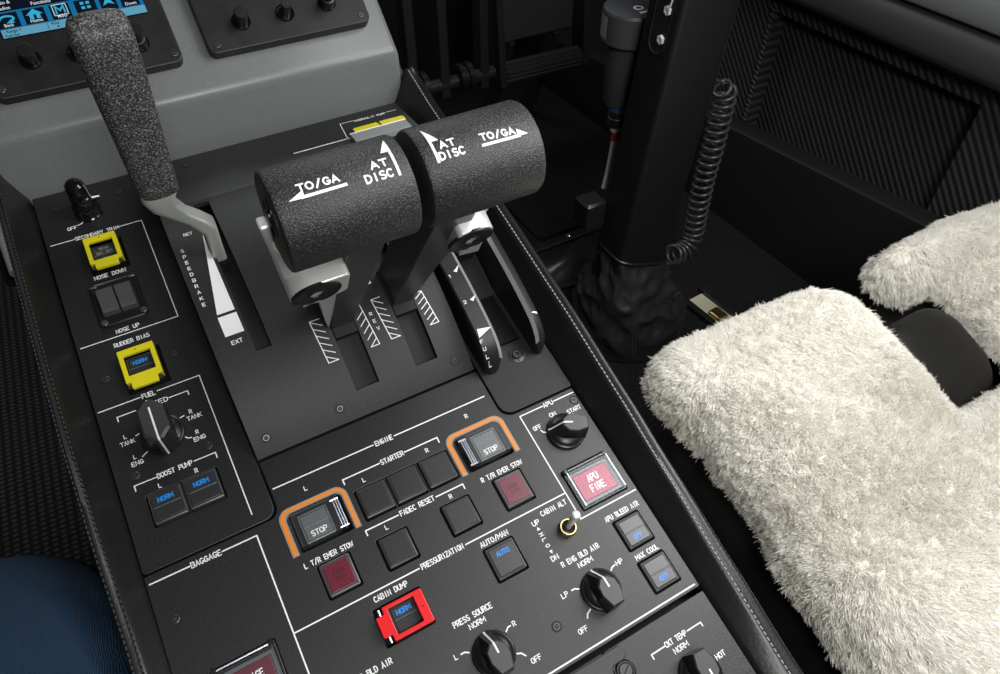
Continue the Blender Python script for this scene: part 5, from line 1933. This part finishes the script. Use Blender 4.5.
# gold floor plate
fp2 = thing('floor_plate', 'small gold-coloured metal plate on the floor between the gaiter and the sheepskin', 'plate', (628, 392, 0), 'W')
b = MB()
T = Matrix.Translation((629, 392, 0)) @ Matrix.Rotation(R(4), 4, 'Z')
b.box(-16, 16, -46, 34, .3, 3.0, GOLD, 1.0, T=T)
part('plate', b, fp2, (628, 392, 1))
b = MB()
b.box(-24, -15, -52, 40, .3, 10, SATIN, 1.2, T=T)
b.box(15, 26, -52, 40, .3, 11, SATIN, 1.2, T=T)
part('channel_edge', b, fp2, (628, 392, 5), 'raised black edge')
b = MB()
T2 = T @ Matrix.Translation((0, -14, 3))
b.loft([[(x, y, z) for x, y in rrpts(0, 0, w, h, 3)] for w, h, z in ((20, 24, 0), (18, 22, 5), (14, 18, 6))], BRASS, T=T2)
part('latch', b, fp2, (628, 378, 4), 'brass latch')

# right wall with ribbed textile and a recessed pocket
b = MB()
b.box(832, 870, -450, 272, 0, 352, RIB)
b.box(832, 870, 272, 588, 322, 352, RIB)
b.box(832, 870, 588, 1300, 0, 352, RIB)
b.box(858, 870, 272, 588, 0, 322, RIB)
wr = solo('wall_right', b, (850, 300, 0), 'W', 'ribbed dark textile side wall with a recessed pocket', 'wall', kind='structure')
b = MB()
b.tube([(857, 276, 309), (857, 584, 315)], 1.2, THREADD, 6)
part('piping', b, wr, (857, 430, 312), 'thin pale edge line')
b = MB()
for k in range(26):
    z = 150 + k * 7.5
    b.tube([(829, 586, z), (829, 592, z + 3)], 1.5, THREADD, 6)
part('stitching', b, wr, (829, 590, 240), 'stitched corner', kind='stuff')
# padded rail
b = MB()
sec = [(836, 352), (812, 351), (803, 355), (799, 364), (800, 384), (804, 394), (812, 399), (836, 400)]
b.loft([[(x, y, z) for x, z in sec] for y in (-450, 1300)], RAILM)
solo('trim_1', b, (815, 300, 352), 'W', 'padded dark grey rail along the top of the side wall', 'trim', kind='structure', sharp=50)
b = MB()
sec = [(850, 401), (806, 402), (802, 405), (801, 410), (806, 428), (812, 433), (900, 436), (900, 401)]
b.loft([[(x, y, z) for x, z in sec] for y in (-450, 1300)], SILL)
sl = solo('trim_2', b, (840, 300, 402), 'W', 'pale grey sill above the padded rail', 'trim', kind='structure', sharp=40)
b = MB()
b.box(816, 826, -450, 1300, 435, 441, SILLB, 1.5)
part('edge_strip', b, sl, (820, 300, 438), 'bright metal edge')
# ledge box at the foot of the wall
b = MB()
rings = []
for y, zt in ((-450, 238), (244, 183), (576, 155), (1300, 95)):
    rings.append([(800, y, .5), (800, y, zt - 7), (801.5, y, zt - 2.5), (806, y, zt), (831, y, zt + 1), (831, y, .5)])
b.loft(rings, BOXBLK)
solo('baseboard_right', b, (815, 300, 0), 'W', 'smooth black ledge box at the foot of the side wall', 'ledge', kind='structure', sharp=40)

# rudder pedal ----------------------------------------------------------------------
rp_ = thing('rudder_pedal', 'black rudder pedal with a ribbed foot bar, deep in the dark right footwell', 'rudder pedal', (650, 905, 120), 'W')
b = MB()
n = 60
rings = []
for x, k in ((572, .86), (574, 1), (724, 1), (727, .86)):
    rings.append([(x, 900 + (17.5 + (1.2 if (j // 2) % 2 else -1.0)) * k * math.cos(2 * math.pi * j / n), 165 + (x - 650) * -.02 + (17.5 + (1.2 if (j // 2) % 2 else -1.0)) * k * math.sin(2 * math.pi * j / n)) for j in range(n)])
b.loft(rings, RIBRUB)
part('foot_bar', b, rp_, (650, 900, 165), 'ribbed rubber foot bar', sharp=25)
for x in (560, 728):
    b = MB()
    b.loft([[(x, y, z) for y, z in s] for s in ([(885, 150), (920, 150), (940, 330), (905, 340)],)] + [[(x + 12, y, z) for y, z in ([(885, 150), (920, 150), (940, 330), (905, 340)])]], PEDAL)
    part('side_arm', b, rp_, (x + 6, 910, 240))
for x in (600, 690):
    b = MB()
    b.loft([[(xx, y, z) for y, z in ((1010, .5), (1050, .5), (938, 210), (925, 200))] for xx in (x, x + 10)], PEDAL)
    part('floor_bracket', b, rp_, (x + 5, 980, 100))
b = MB()
b.box(572, 728, 926, 936, 205, 420, PEDPLATE, 2)
part('pedal_plate', b, rp_, (650, 930, 300))
b = MB()
b.tube([(574, 900, 165), (568, 900, 165)], [6, 5], CHROME, 12)
part('end_pin', b, rp_, (570, 900, 165), 'bright pin end')
lk = thing('pedal_linkage', 'black torque tube and hanger arms left of the rudder pedal in the dark footwell', 'linkage', (480, 905, 120), 'W')
b = MB()
b.tube([(380, 905, 172), (556, 905, 172)], 11, PEDAL, 20)
part('torque_tube', b, lk, (470, 905, 172))
for x0, r_ in ((500, 24), (418, 26)):
    b = MB()
    b.lathe([(r_ - 8, -14), (r_, -12), (r_, -3), (r_ - 5, -2), (r_ - 5, 2), (r_, 3), (r_, 12), (r_ - 8, 14)], SATIN, (0, 0, 0), 32, T=Matrix.Translation((x0, 905, 175)) @ Matrix.Rotation(R(90), 4, 'Y'))
    part('bearing', b, lk, (x0, 905, 175), 'round bearing housing')
for x0 in (455, 528, 400):
    b = MB()
    b.box(x0, x0 + 16, 895, 925, 150, 520, PEDAL, 3)
    part('hanger_arm', b, lk, (x0 + 8, 910, 330))

# ====================================================================================== SEAT AND SHEEPSKIN
seat = thing('pilot_seat', 'black-skinned pilot seat under the sheepskin, its core showing in the front notch', 'seat', (530, -40, -330), 'P')
b = MB()
rings = []
for z, i in ((-310, 14), (-300, 4), (-290, 0), (-190, 0), (-172, 4), (-160, 16)):
    rings.append([(x, y, z) for x, y in rrpts(545, -60, 462 - 2 * i, 410 - 2 * i, 60 - i * .5, 8)])
b.loft(rings, SEATSIDE)
part('seat_base', b, seat, (530, -40, -220), sharp=60)
b = MB()
rings = []
for z, i in ((-168, 0), (-140, 0), (-126, 3), (-119, 9), (-116, 18), (-115, 28)):
    rings.append([(x, y, z + (.10 * (y - 60))) for x, y in rrpts(578, 56, 106 - 2 * i, 100 - 2 * i, 32 - i * .5, 8)])
b.loft(rings, SEATBLK)
part('seat_core', b, seat, (572, 60, -130), 'smooth dark core between the sheepskin pads', sharp=80)
b = MB()
for x0 in (330, 700):
    b = MB()
    b.box(x0, x0 + 40, -230, 90, -345, -309, SATIN, 4)
    part('rail_foot', b, seat, (x0 + 20, -60, -325))


def sdbox(x, y, cx, cy, hx, hy, r):
    qx, qy = abs(x - cx) - hx + r, abs(y - cy) - hy + r
    return math.hypot(max(qx, 0), max(qy, 0)) + min(max(qx, qy), 0) - r


def smin(a, c, k):
    h = max(k - abs(a - c), 0) / k
    return min(a, c) - h * h * k * .25


def sdf(x, y):
    l = sdbox(x, y, 414, -40, 104, 208, 52)
    if y > 60:       # left pad front edge slopes back at its outer corner
        pass
    r = sdbox(x, y, 716, -43, 76, 208, 60)
    rear = sdbox(x, y, 551, -150, 241, 152, 60)
    fl = math.hypot(x - 336, y - 134) - 35
    l = smin(l, fl, 20)
    px, py = x - 606, y - 143
    t = max(0, min(1, (px * 90 - py * 0) / (90 * 90)))
    lobe = math.hypot(px - 90 * t, py) - 26
    d = smin(smin(l, rear, 24), smin(r, lobe, 30), 18) if False else min(smin(l, rear, 24), smin(smin(r, lobe, 18), rear, 22))
    return d


RR = 58.0
ZT = -66.0


def ztop(d):
    k = max(0.0, min(1.0, d / RR))
    return ZT - RR * (1 - math.sqrt(max(0, 1 - (1 - k) ** 2)))


step = 7.0
gx = np.arange(270, 812, step)
gy = np.arange(-262, 186, step)
idx = {}
vs = []
G = [[-sdf(x, y) for y in gy] for x in gx]


def vert(i, j):
    if (i, j) in idx:
        return idx[(i, j)]
    x, y = gx[i], gy[j]
    d = G[i][j]
    if d < 0:   # pull stray vertices onto the outline
        for _ in range(4):
            e = .5
            gxn = (-sdf(x + e, y) + sdf(x - e, y)) / (2 * e)
            gyn = (-sdf(x, y + e) + sdf(x, y - e)) / (2 * e)
            l = math.hypot(gxn, gyn) + 1e-9
            dd = -sdf(x, y)
            x -= gxn / l * dd
            y -= gyn / l * dd
        d = 0
    z = ztop(d)
    z += 3.0 * math.sin(x * .021 + .5) * math.sin(y * .027 + 1.0) + 2.0 * math.sin(x * .05 + y * .043)
    idx[(i, j)] = len(vs)
    vs.append((float(x), float(y), float(z)))
    return idx[(i, j)]


fs = []
for i in range(len(gx) - 1):
    for j in range(len(gy) - 1):
        g4 = (G[i][j], G[i + 1][j], G[i + 1][j + 1], G[i][j + 1])
        if max(g4) > 0 and sum(g4) / 4 > -step * .2:
            fs.append((vert(i, j), vert(i + 1, j), vert(i + 1, j + 1), vert(i, j + 1)))
# skirt down from the outline
from collections import Counter
ec = Counter()
for f in fs:
    for a, c in zip(f, f[1:] + f[:1]):
        ec[(min(a, c), max(a, c))] += 1
bd = [e for e, k in ec.items() if k == 1]
low = {}
nv0 = len(vs)
for e in bd:
    for a in e:
        if a not in low:
            low[a] = len(vs)
            x, y, z = vs[a]
            vs.append((x, y, ZT - RR - 8))
for a, c in bd:
    fs.append((a, c, low[c], low[a]))
cover = thing('sheepskin_seat_cover', 'thick cream-white sheepskin cover with a notched front on the right seat', 'seat cover', (530, -40, -150), 'P')
b = MB()
b.add(vs, fs, WOOLB)
part('hide', b, cover, (530, -40, -120), sharp=180)
# wool pile ------------------------------------------------------------------------
V = np.array(vs)
tri = []
for f in fs:
    tri.append((f[0], f[1], f[2]))
    tri.append((f[0], f[2], f[3]))
tri = np.array(tri)
A_, B_, C_ = V[tri[:, 0]], V[tri[:, 1]], V[tri[:, 2]]
nr = np.cross(B_ - A_, C_ - A_)
ar = np.linalg.norm(nr, axis=1)
keep = (ar > 1e-6)
# leave out what lies far outside the photograph's reach
cen = (A_ + B_ + C_) / 3
keep &= (cen[:, 1] > -190)
tri, nr, ar, A_, B_, C_ = tri[keep], nr[keep], ar[keep], A_[keep], B_[keep], C_[keep]
nr = nr / ar[:, None]
# outward orientation: up, or away from the pad for the skirt
cen = (A_ + B_ + C_) / 3
flip = np.zeros(len(tri), bool)
for q in range(len(tri)):
    n_ = nr[q]
    if abs(n_[2]) > .15:
        flip[q] = n_[2] < 0
    else:
        c_ = cen[q]
        flip[q] = sdf(c_[0] + n_[0] * 3, c_[1] + n_[1] * 3) < sdf(c_[0], c_[1])
nr[flip] *= -1
# smooth vertex normals
VN = np.zeros_like(V)
for k in range(3):
    np.add.at(VN, tri[:, k], nr * ar[:, None])
VN /= (np.linalg.norm(VN, axis=1)[:, None] + 1e-9)
NS = 430000
pick = rng.choice(len(tri), NS, p=ar / ar.sum())
u1, u2 = rng.random(NS), rng.random(NS)
su = np.sqrt(u1)
w0, w1, w2 = 1 - su, su * (1 - u2), su * u2
root = A_[pick] * w0[:, None] + B_[pick] * w1[:, None] + C_[pick] * w2[:, None]
nrm = VN[tri[pick, 0]] * w0[:, None] + VN[tri[pick, 1]] * w1[:, None] + VN[tri[pick, 2]] * w2[:, None]
nrm /= np.linalg.norm(nrm, axis=1)[:, None] + 1e-9


def field(p, s, seed):
    r = np.random.default_rng(seed)
    out = np.zeros((len(p), 3))
    for _ in range(7):
        k = r.normal(size=3) * s
        a = r.normal(size=3)
        out += np.sin(p @ k + r.random() * 6.28)[:, None] * a
    return out / 2.6


flow = np.array([0.25, -.35, 0.0]) + .55 * field(root, .018, 1) + .45 * field(root, .06, 2)
# locks: neighbouring strands lean together
cell = 5.5
key = np.floor(root / cell + .35 * field(root, .08, 5)).astype(np.int64)
hsh = (key[:, 0] * 73856093) ^ (key[:, 1] * 19349663) ^ (key[:, 2] * 83492791)
uh, inv = np.unique(hsh, return_inverse=True)
lean = rng.normal(size=(len(uh), 3)) * .22
lenk = 1 + .16 * rng.normal(size=len(uh))
cpos = np.zeros((len(uh), 3))
cnt = np.bincount(inv, minlength=len(uh))[:, None]
for k in range(3):
    cpos[:, k] = np.bincount(inv, weights=root[:, k], minlength=len(uh))
cpos /= cnt
d = nrm * 1.0 + .55 * flow + lean[inv] + .20 * rng.normal(size=(NS, 3))
d /= np.linalg.norm(d, axis=1)[:, None]
length = (6.4 + 0.9 * rng.normal(size=NS)) * lenk[inv]
length = np.clip(length, 3.5, 13)
NP_ = 5
tt = np.linspace(0, 1, NP_)
pos = np.zeros((NS, NP_, 3))
bend = .35 * flow + .22 * rng.normal(size=(NS, 3)) + np.array([0, 0, -.3])
tipc = cpos[inv] + (d * .0 + nrm) * length[:, None] * .9 + lean[inv] * 8
for k, t in enumerate(tt):
    p = root + d * (length * t)[:, None] + bend * (length * t * t * .45)[:, None]
    wgt = .18 * t ** 1.5
    pos[:, k] = p * (1 - wgt) + (cpos[inv] + (p - cpos[inv]) * .35 + 0) * wgt
    if 0 < k:
        pos[:, k] += rng.normal(size=(NS, 3)) * (.3 * t)
org = np.array([530, -40, -120.0])
hc = bpy.data.hair_curves.new('wool_pile')
hc.add_curves([NP_] * NS)
hc.position_data.foreach_set('vector', (((pos - org) * MM).astype(np.float32)).ravel())
ra = hc.attributes.get('radius') or hc.attributes.new('radius', 'FLOAT', 'POINT')
rad = np.tile(np.array([.19, .19, .18, .15, .07]) * MM, NS).astype(np.float32)
ra.data.foreach_set('value', rad)
hc.materials.append(WOOL)
ho = bpy.data.objects.new('wool_pile', hc)
link(ho, cover, org)
setmeta(ho, 'dense cream wool pile', kind='stuff')

# ====================================================================================== PERSON (only a knee shows)
pers = thing('person', 'person in blue jeans, only one bent knee in view at the lower left', 'person', (-152, 160, 0), 'W')
pth = [((-178, -380, 300), 88), ((-172, -200, 306), 82), ((-172, -40, 325), 73), ((-168, 64, 326), 65), ((-164, 126, 320), 61), ((-162, 156, 297), 59), ((-160, 162, 215), 57), ((-149, 160, 160), 55), ((-149, 152, 110), 53), ((-149, 150, 60), 48), ((-149, 152, 26), 46)]
sm, rr = [], []
for i in range(len(pth) - 1):
    P0, P1, P2, P3 = [Vector(pth[max(0, min(len(pth) - 1, i + k))][0]) for k in (-1, 0, 1, 2)]
    for k in range(6):
        t = k / 6
        sm.append(tuple(.5 * ((2 * P1) + (-P0 + P2) * t + (2 * P0 - 5 * P1 + 4 * P2 - P3) * t * t + (-P0 + 3 * P1 - 3 * P2 + P3) * t ** 3)))
        rr.append((pth[i][1] * (1 - t) + pth[i + 1][1] * t) * (1 + .012 * math.sin(i * 3.3 + k * 1.9)))
sm.append(pth[-1][0])
rr.append(pth[-1][1])
b = MB()
b.tube(sm, rr, DENIM, 36)
part('trouser_leg', b, pers, (-152, 160, 250), 'blue denim trouser leg', sharp=70)
b = MB()
rings = []
for y, w, h in ((70, 26, 40), (90, 38, 70), (130, 42, 78), (170, 42, 66), (220, 46, 44), (270, 46, 34), (300, 36, 26), (314, 16, 16)):
    rings.append([(-149 + w * math.cos(a), y, 10 + (h if math.sin(a) > 0 else 0) * math.sin(a) + (0)) for a in [2 * math.pi * k / 24 for k in range(24)]])
b.loft(rings, SATIN)
part('shoe', b, pers, (-149, 180, 20), 'black shoe', sharp=60)

# ====================================================================================== LIGHT
def area(name, loc, target, size, power, col=(1, 1, 1), sy=None):
    l = bpy.data.lights.new(name, 'AREA')
    l.energy = power
    l.color = col
    l.size = size * MM
    if sy:
        l.shape = 'RECTANGLE'
        l.size_y = sy * MM
    o = bpy.data.objects.new(name, l)
    COL.objects.link(o)
    o.location = Vector(loc) * MM
    o.rotation_euler = (Vector(target) - Vector(loc)).to_track_quat('-Z', 'Y').to_euler()
    return o


area('overhead_window_light', (520, -10, 1060), (230, 90, 330), 480, 4.0, (1.0, 1.0, 1.0), 420)
area('right_fill_light', (430, 10, 655), (220, 110, 330), 220, 1.15, (1.0, .99, .97), 180)  # added unseen fill beside the view, so the panels darken towards the left
area('windshield_light', (300, 1250, 1250), (60, 380, 380), 600, 3.2, (.95, .98, 1.0), 260)
area('flash_fill_light', (60, -380, 960), (60, 330, 330), 240, 3.6, (1.0, .99, .97))  # unseen flash-like fill added above and behind the camera
w = bpy.data.worlds.new('world')
SC.world = w
w.use_nodes = True
w.node_tree.nodes['Background'].inputs[0].default_value = (.05, .052, .055, 1)
w.node_tree.nodes['Background'].inputs[1].default_value = .25

vs_ = SC.view_settings
vs_.view_transform = 'Standard'
vs_.look = 'None'
vs_.exposure = 0
vs_.gamma = 1
vs_.use_curve_mapping = False
SC.cycles.max_bounces = 8
SC.cycles.transparent_max_bounces = 16
SC.cycles.use_denoising = True
